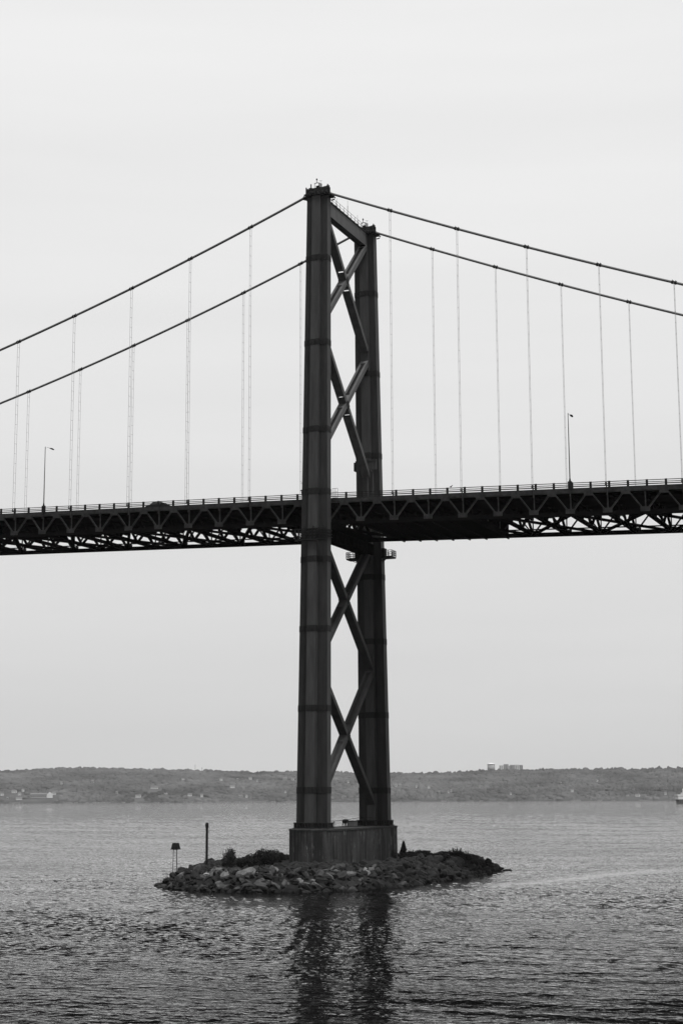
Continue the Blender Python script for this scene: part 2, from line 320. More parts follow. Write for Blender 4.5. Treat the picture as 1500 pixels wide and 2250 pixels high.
# X braces: (fall intercept at near leg, rise intercept) straight 45 degree box members with slotted cover plates
def brace(y0, z0, y1, z1, ycross, pale, gap):
    a = Vector((0, y0, z0)); e = Vector((0, y1, z1)); d = (e - a); Ln = d.length; d.normalize(); n = Vector((0, -d.z, d.y)); n = n if n.z > 0 else -n
    s = (ycross - y0) / (y1 - y0) * Ln; t = .34; mb = MB()
    for x in (-.56, .56): mb.bar(a + Vector((x, 0, 0)), e + Vector((x, 0, 0)), .1, 2 * t, n)
    segs = [(0, s - 1.75), (s - 1.3, s + 1.3), (s + 1.75, Ln)] if gap else [(0, Ln)]
    for p, q in segs:
        for sg in (-1, 1): mb.bar(a + d * p + n * sg * (t - .04), a + d * q + n * sg * (t - .04), 1.02, .05, n)
    o = P(mb, 'cross_brace', pale)
    for p, q in ((1.2, s - 1.9), (s + 1.9, Ln - 1.2)):
        if q - p > 1:
            pan = MB()     # recessed perforated panel on the upper cover plate
            pan.bar(a + d * p + n * t, a + d * q + n * t, .46, .05, n)
            kk = p + .3
            pan.bar(a + d * (p - .1) + n * (t + .01), a + d * (p + .25) + n * (t + .01), .66, .06, n); pan.bar(a + d * (q - .25) + n * (t + .01), a + d * (q + .1) + n * (t + .01), .66, .06, n)
            P(pan, 'cover_panel', M['panel'] if pale is M['steel_pale'] else M['steel_dark'], o)
def zline(z3, y3, sl, y): return z3 + sl * (y - y3)
for (fz, fy, fs, rz, ry, rs, yc_, m1, gp) in (
    (91.7 - .4, 3.23, -1.046, 78.8 + .4, 3.08, .984, 9.1, 'steel_pale', True),
    (73.08 - .4, 3.03, -1.038, 60.36 + .4, 2.92, .974, 9.1, 'steel_pale', True),
    (44.31 - .4, 2.46, -.935, 31.57 + .4, 2.35, .93, 8.7, 'steel', False),
    (25.49 - .4, 2.23, -.936, 12.46 + .4, 2.13, .96, 8.7, 'steel', False)):
    zm = (fz + rz) / 2; off = legp(zm)[0]; ya, yb = -off + .9, TW + off - .9
    brace(ya, zline(fz, fy, fs, ya), yb, zline(fz, fy, fs, yb), yc_, M[m1], gp)
    brace(ya, zline(rz, ry, rs, ya), yb, zline(rz, ry, rs, yb), yc_, M[m1], False)
    zc0 = zline(fz, fy, fs, yc_)
    for sg in (-1, 1):
        g = MB(); g.loft([[(sg * .62, yc_ - .6, zc0), (sg * .62, yc_, zc0 - .75), (sg * .62, yc_ + .6, zc0), (sg * .62, yc_, zc0 + .75)], [(sg * .65, yc_ - .6, zc0), (sg * .65, yc_, zc0 - .75), (sg * .65, yc_ + .6, zc0), (sg * .65, yc_, zc0 + .75)]])
        P(g, 'crossing_plate', M['band'])
# cross beam under the deck
b = MB(); b.box(-.95, .95, -.2, TW + .2, 45.7, 47.25)
for k in range(12): y = 1 + k * 1.45; b.box(-1.05, 1.05, y - .04, y + .04, 45.75, 47.2)
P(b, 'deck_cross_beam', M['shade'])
for y in (1.6, 16.2):
    b = MB(); b.box(-.6, .6, y - .5, y + .5, 47.25, 47.7); P(b, 'bridge_bearing', M['shade'])
# main cables
XL, XR = -130, 104
for side in (0, 1):
    y = TW * side; mb = MB(); pts = [(x, y, zc(x)) for x in range(XL, -2, 4)] + [(-1.9, y, zc(-1.9)), (-1.2, y, 95.75), (0, y, 95.95), (1.2, y, 95.72), (1.9, y, zc(1.9))] + [(x, y, zc(x)) for x in range(4, XR + 1, 4)]
    cb = P(mb.tube(pts, .175, 12), 'main_cable', M['cable'], br, True); cb['label'] = ('near' if side == 0 else 'far') + ' main cable sweeping over the tower'
    rp = MB()
    for sg in (-1, 1):
        for k in range(-13, 11):
            x = sg * A0 + k * SP if False else 0
    for sg in (-1, 1):
        kmax = 12 if sg < 0 else 9
        for k in range(kmax):
            x = sg * (A0 + SP * k); z = zc(x); d = Vector((1, 0, (zc(x + .1) - zc(x - .1)) / .2)).normalized()
            c_ = Vector((x, y, z)); m2 = MB()
            m2.tube([c_ - d * .36, c_ - d * .3, c_ - d * .12, c_ - d * .1, c_ + d * .1, c_ + d * .12, c_ + d * .3, c_ + d * .36], [.2, .245, .245, .2, .2, .245, .245, .2], 10)
            for q in (-.3, -.2, .2, .3): m2.bar(c_ + d * q + Vector((0, -.29, .0)), c_ + d * q + Vector((0, .29, .0)), .05, .09)
            m2.bar(c_ - d * .24 + Vector((0, 0, .2)), c_ - d * .24 + Vector((0, 0, .38)), .04, .04)
            m2.bar(c_ + d * .24 + Vector((0, 0, .2)), c_ + d * .24 + Vector((0, 0, .34)), .07, .07)
            P(m2, 'cable_band', M['steel_dark'], cb)
            zb = zd(x) + .45; h = MB()
            for yy in (-.27, .27): h.tube([(x, y + yy, zb), (x, y + yy, z - .02)], .022, 5)
            zz = zb + 1.2
            while zz < z - .8: h.bar((x, y - .27, zz), (x, y + .27, zz), .025, .025); zz += 1.5
            hg = P(h, 'hanger', M['rope'])
            s = MB(); s.tube([(x, y - .27, zb - .25), (x, y - .27, zb + .25)], .07, 6); s.tube([(x, y + .27, zb - .25), (x, y + .27, zb + .25)], .07, 6)
            yt = .6 if side == 0 else TW - .6
            s.bar((x, y - .27, zb - .2), (x, y + .27, zb - .2), .22, .16)
            ye = y + (.2 if side == 0 else -.2)
            s.bar((x, ye, zb - .2), (x, ye + (.08 if side == 0 else -.08), zd(x) - 1.0), .2, .1, (1, 0, 0))
            P(s, 'hanger_socket', M['truss'], hg)
# side trusses
nodes = sorted([A0 + SP / 2 * j for j in range(-2, 18)] + [-(A0 + SP / 2 * j) for j in range(-2, 23)])
X0, X1 = nodes[0] - 1, nodes[-1] + 1
tops = [(nodes[i] + nodes[i + 1]) / 2 for i in range(len(nodes) - 1)]
DEP = 3.25
def ln(x): return zd(x)
gb = MB(); gb.box(-.62, .62, -.03, .03, -.31, .31)
for k in range(5):
    for r in (-1, 1): gb.box(-.5 + k * .22, -.46 + k * .22, -.045, -.03, r * .2 - .03, r * .2 + .03)
gt = MB(); gt.box(-.58, .58, -.03, .03, -.45, .42)
protoB = protoT = None
for side in (0, 1):
    y = .6 if side == 0 else TW - .6; yo = y - .27 if side == 0 else y + .27
    mb = MB(); brk = [X0, 0, X1]
    for a, b_ in zip(brk[:-1], brk[1:]):
        mb.bar((a, y, zd(a) - .27), (b_, y, zd(b_) - .27), .46, .54)
    tr = P(mb, 'side_truss', M['truss']); tr['label'] = ('near' if side == 0 else 'far') + ' stiffening truss under the railing'
    for i, x in enumerate(nodes):
        if side == 0 and abs(x) < 0.5: continue
        d = MB(); d.bar((x, y, zd(x) - .54), (x, y, zd(x) - DEP + .3), .2, .13, (1, 0, 0))
        d.bar((x, yo, zd(x) - .5), (x, yo, zd(x) - .95), .34, .05, (1, 0, 0))
        P(d, 'truss_vertical', M['truss'], tr)
        for s in (-1, 1):
            xt = x + s * SP / 4
            if X0 < xt < X1:
                d = MB(); d.bar((x + s * .35, y, zd(x) - DEP + .4), (xt - s * .35, y, zd(xt) - .6), .17, .3, (0, 1, 0)); P(d, 'truss_diagonal', M['truss'], tr)
        sl = math.atan(-.0293 if x < 0 else -.0362)
        loc = Vector((x, yo, zd(x) - 2.95))
        if protoB is None: protoB = gb.build('gusset_plate', M['truss'], tr, False, loc); g = protoB
        else: g = dup(protoB, tr, loc)
        g.rotation_euler = (0, -sl, 0)
    for x in tops:
        loc = Vector((x, yo, zd(x) - .5))
        if protoT is None: protoT = gt.build('gusset_plate', M['truss'], tr, False, loc); g = protoT
        else: g = dup(protoT, tr, loc)
        g.rotation_euler = (0, -math.atan(-.0293 if x < 0 else -.0362), 0)
    cm = MB()
    for a, b_ in zip(brk[:-1], brk[1:]): cm.bar((a, y, zd(a) - DEP - .06), (b_, y, zd(b_) - DEP - .06), .44, .58)
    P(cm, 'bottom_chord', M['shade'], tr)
# floor beams
for i, x in enumerate(nodes):
    z = zd(x); mb = MB(); zb = z - DEP
    mb.bar((x, .8, zb), (x, TW - .8, zb), .45, .45); mb.bar((x, .8, z - 1.0), (x, TW - .8, z - 1.0), .4, .5)
    yy = [.8, 3.5, 6.2, 8.92, 11.6, 14.3, TW - .8]
    for k in range(6):
        a, b_ = (zb, z - 1.1) if k % 2 == 0 else (z - 1.1, zb); mb.bar((x, yy[k], a), (x, yy[k + 1], b_), .3, .3, (1, 0, 0))
    P(mb, 'floor_beam', M['shade'])
# lower lateral bracing
for i in range(0, len(nodes) - 2, 2):
    a, b_ = nodes[i], nodes[i + 2]; mb = MB(); za, zb = zd(a) - DEP - .05, zd(b_) - DEP - .05
    mb.bar((a, .7, za), (b_, TW - .7, zb), .42, .3); mb.bar((a, TW - .7, za - .02), (b_, .7, zb - .02), .42, .3)
    mb.box((a + b_) / 2 - .7, (a + b_) / 2 + .7, TW / 2 - .7, TW / 2 + .7, (za + zb) / 2 - .06, (za + zb) / 2 + .02)
    for xx, zz in ((a, za), (b_, zb)):
        for yv in (1.0, TW - 1.0): mb.box(xx - .95, xx + .95, yv - .45, yv + .45, zz - .05, zz + .02)
    P(mb, 'lateral_bracing', M['shade'])
for y in (3.5, 6.2, 8.9, 11.6, 14.3):
    mb = MB(); [mb.bar((a, y, zd(a) - .98), (b_, y, zd(b_) - .98), .18, .5) for a, b_ in ((X0, 0), (0, X1))]; P(mb, 'stringer', M['shade'])
mb = MB(); [mb.bar((a, 14.3, zd(a) - DEP + .25), (b_, 14.3, zd(b_) - DEP + .25), .16, .16) for a, b_ in ((X0, 0), (0, X1))]; P(mb, 'inspection_rail', M['shade'])
mb = MB()
for a, b_ in ((X0, 0), (0, X1)): mb.bar((a, TW / 2, zd(a) - .6), (b_, TW / 2, zd(b_) - .6), TW - 1.75, .24)
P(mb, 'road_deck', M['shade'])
mb = MB()
for a, b_ in ((X0, 0), (0, X1)): mb.bar((a, TW / 2, zd(a) - .455), (b_, TW / 2, zd(b_) - .455), TW - 2.0, .03)
P(mb, 'road_surface', M['asphalt'])
# railings
pp = MB(); pp.box(-.14, .14, -.09, .09, 0, .9); pp.box(-.17, .17, -.12, .12, 0, .06); postp = None
for side in (0, 1):
    y = .55 if side == 0 else TW - .55; mb = MB()
    for a, b_ in ((X0, 0), (0, X1)):
        for h_, t_ in ((.82, .085), (.56, .08), (.33, .12), (.05, .15)): mb.bar((a, y, zd(a) + h_), (b_, y, zd(b_) + h_), .08, t_)
    rl = P(mb, 'railing', M['black'])
    for k in range(-54, 36):
        x = k * SP / 4 + (A0 % (SP / 4)) + .28
        if not X0 < x < X1: continue
        loc = Vector((x, y, zd(x)))
        if postp is None: postp = pp.build('railing_post', M['black'], rl, False, loc)
        else: dup(postp, rl, loc)
# walkway cages round the legs at truss level
def cage(name, x0, x1, y0, y1, z0, z1, ny=2, t=.07):
    m = MB(); m.box(x0, x1, y0, y1, z0 - .2, z0)
    for zz in [z0 + (z1 - z0) * q / 3 for q in (1, 2, 3)]:
        for a, b_ in (((x0, y0), (x1, y0)), ((x1, y0), (x1, y1)), ((x1, y1), (x0, y1)), ((x0, y1), (x0, y0))): m.bar((a[0], a[1], zz), (b_[0], b_[1], zz), t, t)
    nx = max(2, int((x1 - x0) / .5))
    for k in range(nx + 1):
        x = x0 + (x1 - x0) * k / nx
        for y in (y0, y1): m.bar((x, y, z0), (x, y, z1), t, t)
    for k in range(1, 4):
        y = y0 + (y1 - y0) * k / 4
        for x in (x0, x1): m.bar((x, y, z0), (x, y, z1), t, t)
    return P(m, name, M['black'])
c_, X_, d_ = legp(46); yn = -c_; yf = TW + c_
cage('leg_walkway', -X_ - .5, X_ + .3, yn - 1.75, yn - 1.45, 45.2, 46.6)
m_ = MB()
for zz in (45.6, 46.0, 46.5): m_.loft([section(zz - .05, 0, .16), section(zz + .05, 0, .16)])
for x in (-1.0, .2, 1.7): m_.bar((x, yn - 1.6, 46.6), (x, yn - 1.6, 47.0), .12, .12); m_.bar((x, yn - 1.6, 46.9), (x + .25, yn - 1.6, 46.8), .08, .1)
P(m_, 'walkway_frame', M['black'])
for x0, x1 in ((-3.55, -1.95), (1.95, 3.65)):
    cage('leg_balcony', x0, x1, yf - .9, yf + .9, 45.45, 46.35)
    s = -1 if x0 < 0 else 1
    m_ = MB(); m_.box(min(s * 1.9, s * 2.35), max(s * 1.9, s * 2.35), yf - .5, yf + .5, 45.5, 46.75); m_.bar((s * 2.5, yf, 45.3), (s * 1.9, yf, 44.7), .12, .12); m_.bar((s * 3.4, yf - .9, 45.35), (s * 1.9, yf - .9, 44.75), .08, .08); P(m_, 'balcony_bracket', M['black'])
# shrouds of the far leg just above the road: rain hood with pipes, wall box
c_, X_, d_ = legp(59); yfp = TW + c_ - .66 - d_
m_ = MB()
for k in range(8): m_.tube([(.0 + k * .23, yfp - .12, 58.4), (.0 + k * .23, yfp - .12, 59.9)], .13, 6)
m_.box(-.1, 1.7, yfp - .32, yfp - .2, 59.75, 59.95); m_.tube([(1.2, yfp - .3, 58.2), (1.2, yfp - .3, 51.3)], .12, 8); m_.tube([(.35, yfp - .3, 58.2), (.35, yfp - .3, 51.3)], .14, 8)
m_.tube([(1.35, yfp - .4, 58.2), (1.1, yfp - .42, 58.05), (.9, yfp - .42, 58.2)], .1, 8)
P(m_, 'pipe_hood', M['steel'])
m_ = MB(); m_.box(-X_ - .45, -X_ + .1, TW + c_ - .5, TW + c_ + .3, 58.6, 59.9); m_.tube([(-X_ - .2, TW + c_ - .3, 59.9), (-X_ - .2, TW + c_ - .3, 60.15)], .08, 6); m_.tube([(-X_ + .1, TW + c_ - .55, 58.6), (-X_ + .1, TW + c_ - .55, 51.5)], .09, 6); P(m_, 'wall_box', M['black'])
m_ = MB(); m_.box(-.15, .25, .1, .9, 59.9, 60.7); m_.bar((.05, .3, 60.0), (.05, .3, 62.6), .14, .14); P(m_, 'brace_shoe', M['steel_dark'])
m_ = MB(); m_.tube([(-2.75, .4, 50.9), (-2.75, .4, 53.7)], .06, 6); m_.tube([(-3.0, .4, 53.7), (-2.1, .4, 53.7)], .035, 6); m_.tube([(-2.1, .4, 53.7), (-2.1, .4, 51)], .03, 6); m_.box(-3.0, -2.55, .25, .5, 52.55, 52.7); m_.box(-2.9, -2.62, .25, .5, 52.2, 52.45); m_.box(-2.2, -1.95, .2, .5, 51.9, 52.6)
P(m_, 'side_ladder', M['black'])
m_ = MB()
for z in [50.6 + .35 * k for k in range(8)]:
    m_.bar((1.75, -.2, z), (2.6, -.2, z), .03, .03) if z in (50.6,) else None
for x in (1.9, 2.25, 2.62): m_.tube([(x, .15, 49.9), (x, .15, 52.5)], .025, 5)
for z in (51.2, 52.0, 52.5): m_.tube([(1.8, .15, z), (2.62, .15, z)], .025, 5)
P(m_, 'access_cage', M['black'])
m_ = MB(); m_.box(-.45, .1, -.4, 0, 0, .5)
# ------------------------------------------------------------------ enclosed maintenance platform under the side span
wp = empty('work_platform', (14, TW / 2, 47)); tag(wp, 'black sheeted work platform hung under the deck just right of the tower', 'work platform')
wo = -Vector((14, TW / 2, 47))
m_ = MB(); xa, xb = 6.0, 21.75
m_.loft([[(xa, .95, zd(xa) - 3.6), (xb, .95, zd(xb) - 3.6), (xb, TW - .3, zd(xb) - 3.6), (xa, TW - .3, zd(xa) - 3.6)],
         [(xa, .95, zd(xa) - 3.45), (xb, .95, zd(xb) - 3.45), (xb, TW - .3, zd(xb) - 3.45), (xa, TW - .3, zd(xa) - 3.45)]])
m_.build('floor_sheet', M['shade'], wp, loc=wo)
m_ = MB(); vs = []; n_ = 26
for i in range(n_ + 1):
    x = xa + (xb - xa) * i / n_; o = .06 * math.sin(i * 1.9)
    vs += [(x, TW - .28 + o, zd(x) - 3.5), (x, TW - .28 + .5 * o, zd(x) - .6), (x, TW - .2 + .5 * o, zd(x) - .6), (x, TW - .2 + o, zd(x) - 3.5)]
m_.loft([vs[i * 4:i * 4 + 4] for i in range(n_ + 1)]); m_.build('side_sheet', M['shade'], wp, loc=wo)
m_ = MB()   # ragged end of the sheeting
for y0, y1, h_ in ((1, 3.2, 1.0), (3.2, 5.0, .45), (5, 7.4, .9), (7.4, 9.6, .35), (9.6, 12.5, .8), (12.5, 15, .4), (15, TW - .3, .9)): m_.box(xb - .08, xb, y0, y1, zd(xb) - 3.5, zd(xb) - 3.5 + h_)
m_.build('end_sheet', M['shade'], wp, loc=wo)
m_ = MB()
for x in (xa, 8.5, 11, 13.5, 16, 18.5, xb): m_.bar((x, .9, zd(x) - 3.68), (x, TW - .3, zd(x) - 3.68), .16, .16)
m_.build('support_beam', M['shade'], wp, loc=wo)
wp2 = empty('work_platform', (-1.0, TW / 2, 47)); tag(wp2, 'small black access platform hung between the tower legs below the deck', 'work platform')
m_ = MB(); m_.loft([[(-3.4, 3.6, 47.62), (2.2, 1.0, 47.62), (2.2, TW - 1, 47.62), (-1.4, TW - 1, 47.62)], [(-3.4, 3.6, 47.75), (2.2, 1.0, 47.75), (2.2, TW - 1, 47.75), (-1.4, TW - 1, 47.75)]]); m_.build('floor_sheet', M['shade'], wp2, loc=-Vector((-1.0, TW / 2, 47)))
# ------------------------------------------------------------------ pier
pier = empty('bridge_pier', (0, TW / 2, 1)); tag(pier, 'long concrete pier with dark run-off streaks carrying the bridge tower', 'pier')
po = -Vector((0, TW / 2, 1)); R_ = 3.3
def plan(r, z, e=0.):
    pts = []
    for k in range(6): a = math.radians(-22.5 - k * 0 - 180 + 22.5 + 22.5 * 0 + k * 36); pts.append((r * math.cos(a), -2.25 + r * math.sin(a), z))
    pts2 = [(-x, TW - y, z) for x, y, _ in pts]
    return pts + pts2
m_ = MB(); m_.loft([plan(R_ + .05, -1.5), plan(R_, 3), plan(R_ - .03, 6.2)]); m_.build('pier_shaft', M['concrete'], pier, loc=po)
m_ = MB(); m_.loft([plan(R_ + .03, 6.2), plan(R_ + .04, 6.42), plan(R_ - .05, 6.5)]); m_.build('coping', M['cope'], pier, loc=po)
# things on the pier
def thing(name, label, cat, loc, parts, group=None):
    e_ = empty(name, loc); tag(e_, label, cat, group); o_ = -Vector(loc)
    for nm, mb_, mt in parts: mb_.build(nm, mt, e_, loc=o_)
    return e_
y = 16.4; x = -2.4
b1 = MB(); b1.tube([(-.15, 16.4, 6.5), (-.15, 16.4, 7.25)], .14, 8); b1.tube([(-.15, 16.4, 7.2), (-.15, 16.4, 7.6)], [.24, .2], 10)
b2 = MB()
for z in (6.75, 7.1, 7.25): b2.tube([(-.15, 16.4, z), (-.15, 16.4, z + .07)], .2, 10)
thing('mooring_post', 'short black ribbed post on the pier beside the far tower leg', 'post', (-.15, 16.4, 6.5), [('post_shaft', b1, M['black']), ('rib', b2, M['black'])])
b1 = MB(); b1.box(-1.35, -.3, 12.7, 14.0, 6.55, 7.2); b2 = MB(); b2.loft([[(-1.45, 12.6, 7.2), (-.2, 12.6, 7.2), (-.2, 14.1, 7.2), (-1.45, 14.1, 7.2)], [(-1.35, 12.7, 7.32), (-.3, 12.7, 7.32), (-.3, 14, 7.32), (-1.35, 14, 7.32)]])
thing('equipment_box', 'pale grey equipment box on the pier between the tower legs', 'box', (-.8, 13.3, 6.5), [('box_body', b1, M['grey']), ('lid', b2, M['steel_dark'])])
b1 = MB(); b1.loft([[(-2.1 + .33 * math.cos(a), 13.9 + s_, 7.2 + .3 * math.sin(a)) for a in [k * math.pi / 6 for k in range(12)]] for s_ in (-.5, .5)]); b2 = MB()
for dx in (-.3, .3):
    for dy in (-.4, .4): b2.bar((-2.1 + dx, 13.9 + dy, 6.5), (-2.1 + dx * .7, 13.9 + dy, 7.1), .1, .1)
thing('fuel_drum', 'black horizontal drum on short legs at the middle of the pier', 'drum', (-2.1, 13.9, 6.5), [('drum_body', b1, M['black']), ('leg', b2, M['black'])])
b1 = MB()
for y_ in (0.5, 5, 10): b1.bar((2.7, y_, 6.5), (2.7, y_, 7.35), .06, .06)
b2 = MB(); pts = [(-1.2, 1.2, 7.5)]
b2.tube([(-.2, -.2, 7.35), (-.5, 6, 7.35), (-.9, 12, 7.45), (-.5, 15.5, 7.75), (.2, 18.2, 7.72)], .035, 5)
b1 = MB(); b1.bar((-.5, 6, 6.5), (-.5, 6, 7.37), .06, .06); b1.bar((-.9, 12, 6.5), (-.9, 12, 7.47), .06, .06)
thing('safety_rope', 'thin rope line strung between the two tower legs above the pier top', 'rope', (-.5, 8, 6.5), [('rope', b2, M['black']), ('stanchion', b1, M['black'])])
# ------------------------------------------------------------------ street lamps on the bridge
def lamp(x, hgt, label):
    y = .35; z0 = zd(x); e_ = empty('street_lamp', (x, y, z0)); tag(e_, label, 'street lamp', 'street lamps along the bridge railing')
    b = MB(); b.box(-.26, .26, -.14, .14, -.1, 1.0); b.tube([(0, 0, 1.0), (0, 0, 1.4)], [.16, .09], 8); b.build('base', M['black'], e_)
    b = MB(); b.tube([(0, 0, 1.3), (0, 0, hgt * .5), (0, 0, hgt)], [.09, .075, .05], 8); b.build('pole', M['grey'], e_)
    b = MB(); b.tube([(0, 0, hgt - .25), (0, .7, hgt + .02), (.06, 1.5, hgt + .02)], .022, 6); b.build('arm', M['grey'], e_)
    b = MB(); b.loft([[(-.13, 1.35, hgt), (.13, 1.35, hgt), (.13, 1.35, hgt + .07), (-.13, 1.35, hgt + .07)], [(-.17, 1.8, hgt - .02), (.17, 1.8, hgt - .02), (.17, 1.8, hgt + .09), (-.17, 1.8, hgt + .09)], [(-.1, 2.35, hgt - .06), (.1, 2.35, hgt - .06), (.1, 2.35, hgt), (-.1, 2.35, hgt)]]); b.build('lamp_head', M['black'], e_)
lamp(-44.8, 10.0, 'slim street lamp on the bridge railing left of the tower, beside the car')
lamp(35.25, 10.15, 'slim street lamp on the bridge railing right of the tower')
# ------------------------------------------------------------------ car crossing the bridge
cx_ = -26.4; car = empty('parked_car', (cx_, 2.6, zd(cx_) - .3)); car.name = 'car'; tag(car, 'dark car with rounded roof driving left of the tower behind the railing', 'car')
car.rotation_euler = (0, math.atan(.0293), 0); car.scale = (.9, .95, .93)
prof = [(-2.2, .35), (-2.2, .8), (-2.05, .98), (-1.55, 1.05), (-1.1, 1.38), (-.5, 1.52), (.3, 1.5), (.9, 1.3), (1.35, 1.0), (2.0, .88), (2.25, .7), (2.28, .35)]
b = MB(); rings = []
for yy, s in ((-.88, .0), (-.84, .04), (.84, .04), (.88, .0)): rings.append([(px, yy if pz < 1.02 else yy * .8, pz + s * .5) for px, pz in prof])
b.loft(rings); b.build('body', M['black'], car)
for sg in (-1, 1): b = MB(); b.loft([[(-1.35, sg * .78, 1.06), (-1.0, sg * .72, 1.34), (.35, sg * .72, 1.42), (1.1, sg * .78, 1.06)], [(-1.35, sg * .89, 1.06), (-1.0, sg * .76, 1.34), (.35, sg * .76, 1.42), (1.1, sg * .89, 1.06)]]); b.build('window', M['glass'], car)
for wx in (-1.35, 1.4):
    for sg in (-1, 1):
        b = MB(); b.loft([[(wx + .33 * math.cos(k * math.pi / 8), sg * .7, .33 + .33 * math.sin(k * math.pi / 8)) for k in range(16)], [(wx + .33 * math.cos(k * math.pi / 8), sg * .92, .33 + .33 * math.sin(k * math.pi / 8)) for k in range(16)]])
        wh = b.build('wheel', M['black'], car)
        b = MB(); b.loft([[(wx + .2 * math.cos(k * math.pi / 8), sg * .9, .33 + .2 * math.sin(k * math.pi / 8)) for k in range(16)], [(wx + .2 * math.cos(k * math.pi / 8), sg * .935, .33 + .2 * math.sin(k * math.pi / 8)) for k in range(16)]]); b.build('rim', M['grey'], wh)
for sg in (-1, 1):
    b = MB(); b.box(2.2, 2.3, sg * .65 - .15, sg * .65 + .15, .62, .76); b.build('headlight', M['grey'], car)
    b = MB(); b.box(-2.23, -2.18, sg * .65 - .13, sg * .65 + .13, .75, .9); b.build('tail_light', M['black'], car)
    b = MB(); b.box(.75, .95, sg * .98 - .1, sg * .98 + .1, 1.02, 1.16); b.build('mirror', M['black'], car)
# bird perched on the railing (x about 19.4)
bx = 18.9; bb = empty('bird', (bx, .55, zd(bx) + .86)); tag(bb, 'small dark bird perched on the top rail right of the tower', 'bird')
b = MB(); rr = [(-.24, .12, .015), (-.14, .13, .05), (-.02, .15, .095), (.08, .2, .08), (.13, .27, .055), (.17, .31, .06), (.22, .31, .03), (.28, .3, .006)]
b.loft([[(cx0 , r_ * math.cos(k * math.pi / 4), cz + r_ * math.sin(k * math.pi / 4)) for k in range(8)] for cx0, cz, r_ in rr]); b.build('body', M['black'], bb, True)
b = MB(); [b.bar((.0, s_, .07), (.01, s_, 0), .02, .02) for s_ in (-.03, .03)]; b.build('legs', M['black'], bb)

# ------------------------------------------------------------------ island
POLY = [(-10.7, -26.3), (-6.5, -30.5), (-3, -32.9), (1, -33.6), (6, -33.5), (10.3, -32.3), (15.2, -28.2), (18.1, -21), (18.8, -10), (18.6, 2.4), (18.2, 15), (17.8, 27.2), (13, 32), (5, 36), (-4, 36), (-12, 30), (-17, 18), (-18, 4), (-17, -8), (-13.2, -19.5)]
def edge(x, y):
    ins = False; dm = 1e9; n = len(POLY)
    for i in range(n):
        (xa, ya), (xb, yb) = POLY[i], POLY[(i + 1) % n]
        if (ya > y) != (yb > y) and x < (xb - xa) * (y - ya) / (yb - ya) + xa: ins = not ins
        t = max(0, min(1, ((x - xa) * (xb - xa) + (y - ya) * (yb - ya)) / ((xb - xa) ** 2 + (yb - ya) ** 2)))
        dm = min(dm, math.hypot(x - xa - t * (xb - xa), y - ya - t * (yb - ya)))
    return dm if ins else -dm
def gh(x, y):
    e_ = edge(x, y); t = max(0, min(1, e_ / 5.2)); h = -.9 + 2.75 * (1 - (1 - t) ** 1.7)
    if e_ < 0: h = -.9 + e_ * .5
    hump = .45 * math.exp(-((x - 13) ** 2 / 30 + (y - 8) ** 2 / 160)) * min(1, max(0, e_) / 4)
    return h + hump + .18 * noise.noise(Vector((x * .3, y * .3, 0)))
G = MB(); st = 1.0; nx, ny = 44, 78
G.add([(-22 + i * st, -38 + j * st, gh(-22 + i * st, -38 + j * st)) for j in range(ny) for i in range(nx)], [(j * nx + i, j * nx + i + 1, (j + 1) * nx + i + 1, (j + 1) * nx + i) for j in range(ny - 1) for i in range(nx - 1)])
isl = G.build('island_ground', M['soil'], None, True); tag(isl, kind='structure')
# boulders
def rockmesh(seed):
    r = random.Random(seed); bm = bmesh.new(); bmesh.ops.create_icosphere(bm, subdivisions=3, radius=1)
    cuts = []
    for k in range(12):
        v = Vector((r.gauss(0, 1), r.gauss(0, 1), r.gauss(0, 1))).normalized(); cuts.append((v, r.uniform(.42, .75)))
    for v in bm.verts:
        for c, d in cuts:
            q = v.co.dot(c) - d
            if q > 0: v.co -= c * q
        v.co += v.normal * (.12 * noise.noise(v.co * 1.8 + Vector((seed, 0, 0))) + .05 * noise.noise(v.co * 5 + Vector((seed, 3, 0))))
    me = bpy.data.meshes.new('boulder'); bm.to_mesh(me); bm.free(); return me
RM = [rockmesh(s) for s in range(10)]; RMP = []
for m0 in RM: q = m0.copy(); q.materials.append(M['rock_pale']); RMP.append(q); m0.materials.append(M['rock'])
cand = []; r = random.Random(3); yv = -37.0
while yv < 37:
    xv = -20.0
    while xv < 20:
        x = xv + r.uniform(-.42, .42); y = yv + r.uniform(-.42, .42); e_ = edge(x, y)
        pierd = max(abs(x) - 3.3, 0) + max(abs(y - TW / 2) - (TW / 2 + 5.6), 0)
        front = y < -15 or e_ < 7
        if e_ > .15 and front and pierd > .3 and not (e_ > 7.5 and y > -24): cand.append((x, y, e_))
        if e_ > 3 and y < -6 and y > -20 and x > 1 and pierd > .3 and not ((x, y, e_) in cand): cand.append((x, y, e_))
        xv += .88
    yv += .88
def visrank(c):
    x, y, e_ = c; d = math.hypot(x - CAM.x, y - CAM.y); hidden = 60 if (x < -3 and y > -5) or (y > 28) else 0
    return d + hidden + (e_ > 7) * 10
cand.sort(key=visrank)
pal = {}
def rxf(x, y, e_, r):
    s = r.choice([.3, .38, .45, .5, .55, .62, .72, .9]) * (1.0 if e_ > 1 else .9)
    return Vector((x, y, gh(x, y) + s * .12 + (.25 if e_ < 1 else 0))), (r.uniform(0, 6.3), r.uniform(-.5, .5), r.uniform(0, 6.3)), (s * r.uniform(1.0, 1.7), s * r.uniform(.8, 1.15), s * r.uniform(.5, .85))
